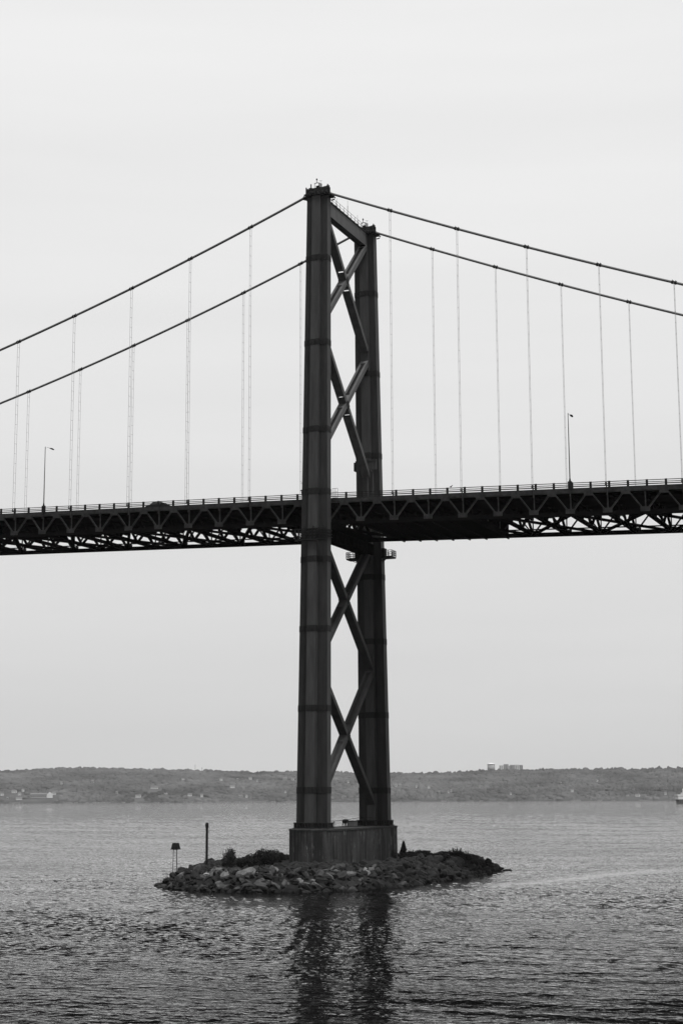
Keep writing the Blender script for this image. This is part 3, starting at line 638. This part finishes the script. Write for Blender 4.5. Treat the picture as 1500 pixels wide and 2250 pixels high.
pale_pts = [(6.6, -30.2, 'large pale slab boulder low on the island front, right of centre'), (3.4, -28.6, 'pale angular boulder half way up the island front'), (-2.0, -28.0, 'pale flat boulder near the left of the island slope'), (9.3, -24.5, 'whitish boulder just in front of the pier'), (-6.2, -22.6, 'whitish boulder on the left crest of the island'), (0.7, -25.9, 'white rounded boulder at mid slope of the island'), (13.7, -18.5, 'long whitish slab boulder right of the pier front')]
bold = []
for i, c in enumerate(cand[:300]):
    x, y, e_ = c; loc, rot, s = rxf(x, y, e_, r); lab = None
    for p in list(pale_pts):
        if math.hypot(x - p[0], y - p[1]) < .8 and p[2] not in pal: lab = p[2]; pal[lab] = 1; pale_pts.remove(p); break
    me = (RMP if lab else RM)[r.randrange(10)]
    o = bpy.data.objects.new('boulder', me); col.objects.link(o); o.location = loc; o.rotation_euler = rot; o.scale = s
    if lab: tag(o, lab, 'boulder', 'boulders round the pier island')
    else: tag(o, 'rough grey boulder in the heaped rock edge of the pier island', 'boulder', 'boulders round the pier island')
rest = MB(); rr_ = [([v.co.copy() for v in m0.vertices], [tuple(p.vertices) for p in m0.polygons]) for m0 in RM]
from mathutils import Euler
lowres = []
for s_ in range(6):
    bm = bmesh.new(); bmesh.ops.create_icosphere(bm, subdivisions=2, radius=1); q = random.Random(s_ + 50)
    cuts = [(Vector((q.gauss(0, 1), q.gauss(0, 1), q.gauss(0, 1))).normalized(), q.uniform(.5, .8)) for _ in range(9)]
    for v in bm.verts:
        for c, d in cuts:
            k = v.co.dot(c) - d
            if k > 0: v.co -= c * k
    lowres.append(([v.co.copy() for v in bm.verts], [tuple(v.index for v in f.verts) for f in bm.faces])); bm.free()
for c in cand[300:]:
    loc, rot, s = rxf(*c, r); ma = Matrix.Translation(loc) @ Euler(rot).to_matrix().to_4x4() @ Matrix.Diagonal((*s, 1)); vs, fs = lowres[r.randrange(6)]
    rest.add([ma @ v for v in vs], fs)
# small filler stones between the big ones
for i in range(1500):
    x = r.uniform(-19, 19); y = r.uniform(-35, 30); e_ = edge(x, y)
    if e_ < .1 or (e_ > 8 and y > -20): continue
    s = r.uniform(.15, .4); ma = Matrix.Translation((x, y, gh(x, y) + .1 + r.uniform(0, .3))) @ Euler((r.uniform(0, 6), r.uniform(0, 6), 0)).to_matrix().to_4x4() @ Matrix.Diagonal((s * 1.3, s, s * .8, 1)); vs, fs = lowres[r.randrange(6)]
    rest.add([ma @ v for v in vs], fs)
ro = rest.build('rubble', M['rock']); tag(ro, 'loose rubble and lesser stones filling the island edge', 'rocks', kind='stuff')
# driftwood stick
b = MB(); b.tube([(4.6, -29.6, 1.5), (3.6, -29.9, 2.1)], [.07, .05], 6); o = b.build('driftwood', M['rock_pale']); tag(o, 'bleached driftwood stick leaning on the island rocks', 'driftwood')
# ------------------------------------------------------------------ beacons
bx_, by_ = -8.16, -17.1; e_ = empty('navigation_post', (bx_, by_, 1.9)); tag(e_, 'tall black pole with climbing pegs and a lantern cap on the left of the island', 'beacon post')
b = MB(); b.tube([(0, 0, -.6), (0, 0, 5.0)], .155, 12); b.tube([(0, 0, -.3), (0, 0, .2)], .26, 10); b.build('pole', M['black'], e_)
b = MB(); b.tube([(0, 0, 4.95), (0, 0, 5.0), (0, 0, 5.4), (0, 0, 5.5), (0, 0, 5.6)], [.17, .21, .21, .19, .1], 12); b.build('lantern', M['black'], e_)
b = MB()
for k in range(13): s_ = 1 if k % 2 else -1; b.tube([(0, 0, .5 + k * .35), (s_ * .3, .02, .5 + k * .35)], .022, 5)
b.tube([(0, 0, 4.55), (.34, 0, 4.6), (.34, 0, 4.3)], .03, 5); b.build('climbing_peg', M['black'], e_)
fx, fy, fz = -10.9, -20.2, 1.3; e_ = empty('light_beacon', (fx, fy, fz)); tag(e_, 'slender framed beacon with a dark tapered box on top at the island left end', 'beacon')
b = MB()
lp = [(-.28, -.15), (.28, -.15), (0, .3)]
for px, py in lp: b.tube([(px * 1.15, py * 1.15, -.5), (px * .8, py * .8, 3.15)], .032, 6)
b.build('mast_frame', M['steel_dark'], e_)
b = MB()
for k in range(9): z = .2 + k * .34; b.tube([(-.27, -.15, z), (0, .29, z)], .014, 5)
b.build('ladder_rung', M['steel_dark'], e_)
b = MB(); b.loft([[(-.45, -.42, 3.02), (.45, -.42, 3.02), (.45, .42, 3.02), (-.45, .42, 3.02)], [(-.3, -.3, 3.75), (.3, -.3, 3.75), (.3, .3, 3.75), (-.3, .3, 3.75)]]); b.box(-.5, .5, -.47, .47, 2.95, 3.02); b.build('daymark_box', M['black'], e_)
# ------------------------------------------------------------------ bushes
def bush(name, label, x, y, blobs, n, leaf=.13, m='leaf', stems=6, seed=0, sprig=0, zoff=0.):
    r = random.Random(seed); z0 = gh(x, y); e_ = empty(name, (x, y, z0)); tag(e_, label, 'tree' if 'tree' in name else 'bush', None if 'tree' in name else 'bushes on the island')
    f = MB()
    def leafq(p, s):
        a = Vector((r.gauss(0, 1), r.gauss(0, 1), r.gauss(0, 1))).normalized(); c = a.cross(Vector((r.gauss(0, 1), r.gauss(0, 1), r.gauss(0, 1)))).normalized()
        a *= s; c *= s * .45; f.add([p - a, p + c, p + a, p - c], [(0, 1, 2, 3)])
    for i in range(n):
        bx, by, bz, rx, ry, rz = r.choice(blobs)
        v = Vector((r.gauss(0, 1), r.gauss(0, 1), r.gauss(0, 1))).normalized() * (r.random() ** .45)
        k = 1 + .35 * noise.noise(v * 2.2 + Vector((seed * 3.1, bx, by)))
        leafq(Vector((bx + v.x * rx * k, by + v.y * ry * k, max(.02, bz + v.z * rz * k))), r.uniform(.6, 1.4) * leaf)
    s = MB()
    for k in range(stems):
        bx, by, bz, rx, ry, rz = blobs[k % len(blobs)]; a = r.uniform(0, 6.3)
        s.tube([(bx * .5, by * .5, -.2), (bx + rx * .4 * math.cos(a), by + ry * .4 * math.sin(a), bz * .8), (bx + rx * .75 * math.cos(a), by + ry * .7 * math.sin(a), bz + rz * .6)], [.05, .03, .012], 5)
    for k in range(sprig):
        bx, by, bz, rx, ry, rz = r.choice(blobs); px = bx + r.uniform(-.8, .8) * rx; py = by + r.uniform(-.6, .6) * ry; h = bz + rz * r.uniform(1.0, 1.5); q = r.uniform(-.15, .15)
        s.tube([(px, py, bz), (px + q, py, h)], [.02, .008], 4)
        for j in range(14): leafq(Vector((px + q * j / 14 + r.uniform(-.09, .09), py + r.uniform(-.09, .09), bz + (h - bz) * (.35 + .65 * j / 14))), leaf * .8)
    f.build('crown' if 'tree' in name else 'foliage', M[m], e_); s.build('trunk' if 'tree' in name else 'stem', M['bark'], e_)
bush('shrub', 'feathery upright shrub with pale tips left of the pier', -5.0, -16.8, [(-.4, 0, 1.0, .8, .8, .95), (.1, 0, 1.45, .6, .6, .9), (-.1, .2, .6, 1.0, 1.0, .7)], 3000, .11, 'leaf_light', 8, 1, 26)
bush('shrub', 'low dark shrub between the feathery shrub and the pier bushes', -3.0, -16.3, [(.1, 0, .75, .95, .9, .75), (.9, .2, .6, .9, .9, .6), (-.9, 0, .6, .7, .7, .6)], 3400, .12, 'leaf', 6, 2, 6)
bush('shrub', 'broad dense dark shrub spreading against the left side of the pier', -3.4, -9.4, [(-1.9, 0, .75, 1.2, 1.1, .85), (-.7, 0, 1.15, 1.1, 1.1, 1.1), (.4, .3, 1.1, 1.0, 1.1, 1.0), (1.1, .3, .9, .8, 1, .95), (-3.0, .3, .5, .9, 1, .6)], 7000, .13, 'leaf', 10, 3, 12)
bush('conifer_tree', 'small dark pointed conifer standing just right of the pier', 8.2, 9.5, [(0, 0, .5, .62, .62, .6), (0, 0, 1.0, .52, .52, .6), (.05, 0, 1.5, .4, .4, .5), (.05, 0, 1.95, .24, .24, .4), (.05, 0, 2.3, .1, .1, .25)], 2600, .12, 'leaf', 3, 4, 0)
bush('shrub', 'thin leafless looking shrub left of the small conifer', 7.1, 9.0, [(0, 0, .5, .45, .45, .5), (-.2, 0, .9, .3, .3, .5)], 260, .09, 'leaf', 9, 5, 10)
bush('shrub', 'dark rounded shrub right of the small conifer', 10.6, 8.6, [(0, 0, .45, 1.0, 1.0, .65), (1.1, 0, .5, 1.0, 1.0, .6), (-1.2, 0, .4, .9, .9, .55)], 3200, .12, 'leaf', 8, 6, 10)
bush('shrub', 'low dark shrub mid way along the right of the island', 13.6, 7.4, [(-.6, 0, .3, 1.2, 1.1, .5), (.8, 0, .35, 1.2, 1.0, .5)], 2600, .12, 'leaf', 6, 7, 6)
bush('shrub', 'bushy shrub with upright sprigs near the right end of the island', 14.2, 13.5, [(-1.0, 0, .5, 1.0, 1.0, .6), (.3, 0, .75, 1.0, 1.0, .75), (1.3, .2, .5, .9, .9, .55)], 3400, .12, 'leaf', 10, 8, 22)
bush('shrub', 'last low shrub before the bare rocky right tip of the island', 15.3, 17.5, [(-.5, 0, .3, 1.0, 1.0, .45), (.7, 0, .2, .9, .9, .35)], 1800, .11, 'leaf_light', 6, 9, 10)
b = MB(); r = random.Random(12)
for i in range(420):
    x = r.choice([r.uniform(-11, -6), r.uniform(-8, 2), r.uniform(9, 17)]); y = r.uniform(-25, -19) if x < 5 else r.uniform(2, 20)
    if edge(x, y) < 1.5: continue
    z = gh(x, y); h = r.uniform(.25, .8); dx, dy = r.uniform(-.25, .25), r.uniform(-.2, .2)
    b.add([(x - .015, y, z), (x + .015, y, z), (x + dx * .5 + .01, y + dy * .5, z + h * .6), (x + dx, y + dy, z + h)], [(0, 1, 2), (0, 2, 3)])
gr = b.build('grass', M['leaf_light']); tag(gr, 'thin dry grass blades among the island rocks', 'grass', kind='stuff')

# ------------------------------------------------------------------ far shore
F_ = 3584.26
def az(u, v=1725):      # direction of a bearing on the far shore
    d = FWD + RGT * ((u - 750) / F_) - UPV * ((v - 1125) / F_); h = math.hypot(d.x, d.y); return Vector((d.x / h, d.y / h, 0)), d.z / h
def lerp(T, u):
    if u <= T[0][0]: return T[0][1]
    for (a, va), (b_, vb) in zip(T[:-1], T[1:]):
        if u <= b_: return va + (vb - va) * (u - a) / (b_ - a)
    return T[-1][1]
RIDGE = [(-1200, 1700), (-300, 1697), (0, 1701), (100, 1698), (200, 1697), (330, 1697), (400, 1699), (480, 1700), (560, 1704), (640, 1702), (720, 1703), (860, 1706), (960, 1705), (1030, 1701), (1080, 1698), (1150, 1699), (1190, 1697), (1300, 1697), (1360, 1695), (1420, 1698), (1445, 1694), (1500, 1694), (1800, 1697), (2700, 1700)]
RIDGE2 = [(-1200, 1700), (-300, 1702), (0, 1698), (50, 1696), (100, 1692), (150, 1689), (200, 1689), (260, 1691), (310, 1695), (400, 1700), (470, 1704), (500, 1702), (640, 1702), (700, 1704), (800, 1708), (2700, 1708)]
DS, DR = 4050., 4800.
def hp(u, t):          # point of the near hillside at bearing u and 0..1 from shore to crest
    D = DS + (DR - DS) * t; d, el = az(u, lerp(RIDGE, u)); zr = CAM.z + el * DR
    z = zr * (1 - (1 - t) ** 1.6) * (1 if t < 1 else 1) + 3 * math.sin(u * .013 + t * 5) * t * (1 - t) * 2
    return Vector((CAM.x + d.x * D, CAM.y + d.y * D, z + .4))
def terrain(name, fn, us, ts):
    m = MB(); m.add([fn(u, t) for t in ts for u in us], [(j * len(us) + i, j * len(us) + i + 1, (j + 1) * len(us) + i + 1, (j + 1) * len(us) + i) for j in range(len(ts) - 1) for i in range(len(us) - 1)])
    o = m.build(name, M['hill'], None, True); tag(o, kind='structure'); return o
us = list(range(-1200, 2701, 30)); ts = [-.01] + [k / 14 for k in range(15)]
def h1(u, t):
    p = hp(u, max(0, t))
    if t < 0: p.z = -2
    return p
ts1 = ts + [1.15, 1.4]
def h1b(u, t):
    if t > 1:
        p = hp(u, 1.0); d, _ = az(u); D = DS + (DR - DS) * t; return Vector((CAM.x + d.x * D, CAM.y + d.y * D, p.z - (t - 1) * 60))
    return h1(u, t)
terrain('hills', h1b, us, ts1)
def h2(u, t):
    D = 5600 + 700 * t; d, el = az(u, lerp(RIDGE2, u)); return Vector((CAM.x + d.x * D, CAM.y + d.y * D, (CAM.z + el * 6300) * (t ** .7 if t <= 1 else 1 - (t - 1) * .5)))
terrain('hills', h2, us, [0, .2, .4, .6, .8, 1.0, 1.2])
HOUSES = [(33,1741,14),(45,1746,9),(19,1755,6),(68,1752,6),(44,1756,18),(52,1738,7),(120,1745,12),(7,1747,9),(136,1722,5),(205,1719,7),(365,1746,10),(340,1732,22),(486,1714,8),(511,1730,14),(550,1712,10),(522,1714,6),(535,1733,8),(529,1751,12),(542,1751,6),(418,1748,12),(402,1713,9),(626,1713,14),(643,1713,8),(444,1750,8),(627,1741,5),(565,1716,5),(764,1719,8),(869,1727,7),(878,1728,7),(914,1729,6),(941,1731,8),(964,1743,5),(984,1741,5),(990,1739,5),(1255,1739,9),(1310,1716,5),(1376,1750,8),(1398,1749,12),(1231,1722,4),(1459,1745,6),(1120,1745,5),(305,1751,16),(258,1743,6),(1180,1728,5)]
def loc_of(u, v):
    lo, hi = 0., 1.
    for _ in range(30):
        t = (lo + hi) / 2; p = hp(u, t); q = p - CAM; s = 1125 - F_ * q.dot(UPV) / q.dot(FWD)
        if s > v: lo = t
        else: hi = t
    return hp(u, t), t
occ = []
ordn = ['first', 'second', 'third', 'fourth', 'fifth', 'sixth', 'seventh', 'eighth', 'ninth', 'tenth', 'eleventh', 'twelfth', 'thirteenth', 'fourteenth', 'fifteenth']
def house(p, wd, label, big=False, wall='wall_white', n=0):
    e_ = empty('house', p - Vector((0, 0, .6))); tag(e_, label, 'house', 'houses on the far shore'); r = random.Random(n)
    d = (CAM - p); e_.rotation_euler = (0, 0, math.atan2(d.y, d.x) + math.pi / 2 + r.uniform(-.35, .35))
    h = r.uniform(3.2, 5.2); dp = 7.; rh = r.uniform(1.8, 2.8)
    b = MB(); b.box(-wd / 2, wd / 2, -dp / 2, dp / 2, 0, h); b.loft([[(-wd / 2, -dp / 2, h), (-wd / 2, dp / 2, h), (-wd / 2, 0, h + rh)], [(wd / 2, -dp / 2, h), (wd / 2, dp / 2, h), (wd / 2, 0, h + rh)]]); b.build('wall', M[wall], e_)
    b = MB()
    for s in (-1, 1): b.loft([[(-wd / 2 - .4, s * (dp / 2 + .4), h - .15), (wd / 2 + .4, s * (dp / 2 + .4), h - .15), (wd / 2 + .4, 0, h + rh + .15), (-wd / 2 - .4, 0, h + rh + .15)], [(-wd / 2 - .4, s * (dp / 2 + .4), h + .1), (wd / 2 + .4, s * (dp / 2 + .4), h + .1), (wd / 2 + .4, 0, h + rh + .4), (-wd / 2 - .4, 0, h + rh + .4)]])
    rf = b.build('roof', M['roof_grey'], e_)
    if wd > 8: b = MB(); b.box(wd * .2, wd * .2 + 1, -.5, .5, h + rh * .5, h + rh + 1.4); b.build('chimney', M['wall_grey'], rf)
    for k in range(max(2, int(wd / 3))):
        x = -wd / 2 + 1.4 + k * (wd - 2.8) / max(1, int(wd / 3) - 1)
        b = MB(); b.box(x - .5, x + .5, -dp / 2 - .06, -dp / 2 + .02, 1.6, 3.0); b.build('window', M['glass'], e_)
rows = {}
for (u, v, wpx) in HOUSES:
    sd_ = 'left' if u < 700 else 'right'; band = 'waterside' if v > 1743 else ('midslope' if v > 1722 else 'upper slope'); rows.setdefault((sd_, band), []).append((u, v, wpx))
k = 0
for (sd_, band), L_ in rows.items():
    for i, (u, v, wpx) in enumerate(sorted(L_)):
        k += 1; p, t = loc_of(u, v + 1); lab = '%s pale house from the left on the far %s, %s of the tower' % (ordn[i], band, sd_)
        house(p, wpx * 1.2 * .7, lab, n=k, wall='wall_white' if k % 3 else 'wall_grey'); occ.append((u, t, wpx))
# boathouse with a gable end on the left shore
p, t = loc_of(92, 1753); e_ = empty('boathouse', p - Vector((0, 0, .5))); tag(e_, 'long pale waterside building with a white gable end at the far left shore', 'building'); d = CAM - p; e_.rotation_euler = (0, 0, math.atan2(d.y, d.x) + math.pi / 2)
b = MB(); b.box(-25, 14, -6, 6, 0, 8.5); b.build('wall', M['wall_grey'], e_)
b = MB(); b.loft([[(-26, -7, 8.3), (14, -7, 8.3), (14, 0, 12), (-26, 0, 12)], [(-26, -7, 8.6), (14, -7, 8.6), (14, 0, 12.3), (-26, 0, 12.3)]]); b.loft([[(-26, 7, 8.3), (14, 7, 8.3), (14, 0, 12), (-26, 0, 12)], [(-26, 7, 8.6), (14, 7, 8.6), (14, 0, 12.3), (-26, 0, 12.3)]]); b.build('roof', M['roof_grey'], e_)
b = MB(); b.loft([[(14.1, yy, 0), (28, yy, 0), (28, yy, 9), (21, yy, 15), (14.1, yy, 9)] for yy in (-9, 8)]); b.build('gable_wing', M['wall_white'], e_)
for k in range(8): b = MB(); b.box(-23 + k * 4.6, -21 + k * 4.6, -6.1, -5.9, 2.5, 5); b.build('window', M['glass'], e_)
occ.append((92, t, 50))
# apartment blocks on the crest
def crest(u, dz=0): p = hp(u, 1.0); return p + Vector((0, 0, dz))
p = crest(1078.5, 4); q = 1.34
e_ = empty('round_tower_block', p); tag(e_, 'squat round tower with a pale domed cap on the far ridge', 'building')
b = MB(); b.loft([[(10.8 * math.cos(a * math.pi / 12), 10.8 * math.sin(a * math.pi / 12), z) for a in range(24)] for z in (-4, 20)]); b.build('wall', M['wall_grey'], e_, True)
b = MB(); b.loft([[(rr0 * math.cos(a * math.pi / 12), rr0 * math.sin(a * math.pi / 12), z) for a in range(24)] for rr0, z in ((11.6, 20), (11.6, 20.8), (9, 22.5), (4, 23.6), (.5, 24))]); b.build('roof', M['ship_white'], e_, True)
p = crest(1122, 4); e_ = empty('apartment_block', p); tag(e_, 'long pale apartment block on the far ridge right of the round tower', 'building'); d = CAM - p; e_.rotation_euler = (0, 0, math.atan2(d.y, d.x) + math.pi / 2)
for k, (x0, x1, h) in enumerate(((-34, -21, 18), (-21, -7, 21), (-7, -3, 17), (-3, 12, 19), (12, 24, 19.5), (24, 34, 18.5))):
    b = MB(); b.box(x0, x1, -6 + (k % 2), 6, -4, h); b.build('wall', M['wall_grey' if k % 2 else 'wall_white'], e_)
    for j in range(2):
        b = MB(); b.box(x0 + 2 + j * 5, x0 + 4 + j * 5, -6.1 + (k % 2), -5.9 + (k % 2), 2, h - 1.5); b.build('window', M['roof_grey'], e_)
# radio masts
for u, h, lab in ((429, 17, 'taller thin radio mast on the far ridge left of the tower'), (444, 10, 'shorter thin radio mast beside the tall one on the far ridge')):
    p = crest(u); e_ = empty('radio_mast', p); tag(e_, lab, 'mast', 'radio masts on the far ridge')
    b = MB(); b.tube([(0, 0, 0), (0, 0, h + 8)], [.5, .3], 6); b.build('pole', M['steel'], e_); b = MB(); b.box(-1.2, 1.2, -.3, .3, h + 3, h + 3.6); b.box(-.8, .8, -.3, .3, h + 6, h + 6.5); b.build('antenna', M['steel'], e_)
# forest
b = MB(); r = random.Random(21)
def crown(p, w, h, con):
    n = 6; a0 = r.uniform(0, 6.3)
    if con: rg = [(w * .42, -1.), (w * .3, h * .5), (w * .14, h * .85)]
    else: rg = [(w * .62, -1.), (w * .55, h * .5), (w * .32, h * .85)]
    vs = []
    for rad, z in rg:
        for k in range(n): a = a0 + k * 6.283 / n; q = rad * r.uniform(.75, 1.2); vs.append((p.x + q * math.cos(a), p.y + q * math.sin(a), p.z + z + r.uniform(-.06, .06) * h))
    vs += [(p.x, p.y, p.z + h)]; fs = []
    for i in range(2):
        for k in range(n): fs.append((i * n + k, i * n + (k + 1) % n, (i + 1) * n + (k + 1) % n, (i + 1) * n + k))
    for k in range(n): fs.append((2 * n + k, 2 * n + (k + 1) % n, 3 * n))
    b.add(vs, fs)
cnt = 0
for i in range(17000):
    u = r.uniform(-150, 1650); t = r.random() ** .8
    crest_ = i < 2600
    if crest_: t = r.uniform(.965, 1.0)
    if 560 < u < 660 and t > .9 and False: continue
    if any(abs(u - uo) < wp_ * .6 + 4 and t < to + .012 and t > to - .09 for uo, to, wp_ in occ): continue
    dn = noise.noise(Vector((u * .02, t * 9, 3)))
    if dn < -.45 and t < .9: continue
    p = hp(u, t); s = r.uniform(.5, 1.6); crown(p, 12 * s, (4.6 if t < .95 else 5.5 + 4 * (r.random() ** 3)) * s, r.random() < (.7 if u > 840 else .4)); cnt += 1
for i in range(3000):
    u = r.uniform(-150, 1000); t = r.uniform(.6, 1.0); p = h2(u, t); s = r.uniform(.8, 1.2); crown(p, 15 * s, 8 * s, False)
fo = b.build('forest', M['wood'], None, True); tag(fo, 'hazy wooded hillside across the harbour', 'forest', kind='stuff')
# pale shoreline rocks and jetties
b = MB(); r = random.Random(5)
for i in range(70):
    u = r.choice([r.uniform(500, 720), r.uniform(140, 240), r.uniform(290, 700), r.uniform(0, 1500)]); p = hp(u, 0); s = r.uniform(3, 9); b.box(p.x - s, p.x + s, p.y - 2, p.y + 2, -.5, r.uniform(.8, 2.0))
sr = b.build('shore_rocks', M['wall_grey']); tag(sr, 'pale low rocks and sea walls along the far waterline', 'rocks', kind='stuff')
# ------------------------------------------------------------------ ship
d, _ = az(1484); D = 2270.; p = Vector((CAM.x + d.x * D, CAM.y + d.y * D, 0)); sh = empty('ship', p); tag(sh, 'dark hulled ship with white decks entering at the right edge', 'ship'); sh.rotation_euler = (0, 0, math.atan2(RGT.y, RGT.x) + .12)
b = MB(); b.loft([[(x, -wd, z), (x, wd, z)][::1] + [(x, wd * .85, -1.5), (x, -wd * .85, -1.5)] for x, wd, z in ((1.2, 6, 5.8), (4, 7, 5.8), (55, 7, 5.8), (72, 4, 6.5), (80, .4, 7.5))])
b.add([(0, -5.6, 5.8), (0, 5.6, 5.8), (1.2, 6, 5.8), (1.2, -6, 5.8), (2.2, -5, 0), (2.2, 5, 0)], [(0, 1, 5, 4), (0, 4, 3), (1, 2, 5), (0, 3, 2, 1)])
b.build('hull', M['hull'], sh)
for x0, x1, z0, z1 in ((.4, 50, 5.8, 9.6), (-.6, 48, 10.3, 12.4), (8, 40, 12.4, 14.6), (12, 30, 14.6, 17)):
    b = MB(); b.box(x0, x1, -6.2, 6.2, z0, z1); b.build('deck_house', M['ship_white'], sh)
b = MB(); b.box(.6, 48, -5.8, 5.8, 9.6, 10.3); b.build('window_band', M['wall_grey'], sh)
b = MB(); b.tube([(9, 0, 12), (9, 0, 20)], .5, 6); b.build('mast', M['ship_white'], sh)
b = MB(); b.box(20, 26, -2, 2, 17, 23); b.build('funnel', M['hull'], sh)
# ------------------------------------------------------------------ haze
hz = bpy.data.materials.new('haze'); hz.use_nodes = True; t = hz.node_tree; t.nodes.clear(); o = t.nodes.new('ShaderNodeOutputMaterial'); v = t.nodes.new('ShaderNodeVolumePrincipled')
v.inputs['Color'].default_value = (.95, .95, .95, 1); v.inputs['Density'].default_value = 2.2e-5; v.inputs['Anisotropy'].default_value = .2; t.links.new(v.outputs[0], o.inputs['Volume'])
b = MB(); b.box(-10500, 10500, -4500, 13500, -3, 150); ho = b.build('haze', hz); tag(ho, 'thin pale sea haze over the harbour', 'haze', kind='stuff')
print('rocks', len(cand), 'trees', cnt, 'pale left', pale_pts)
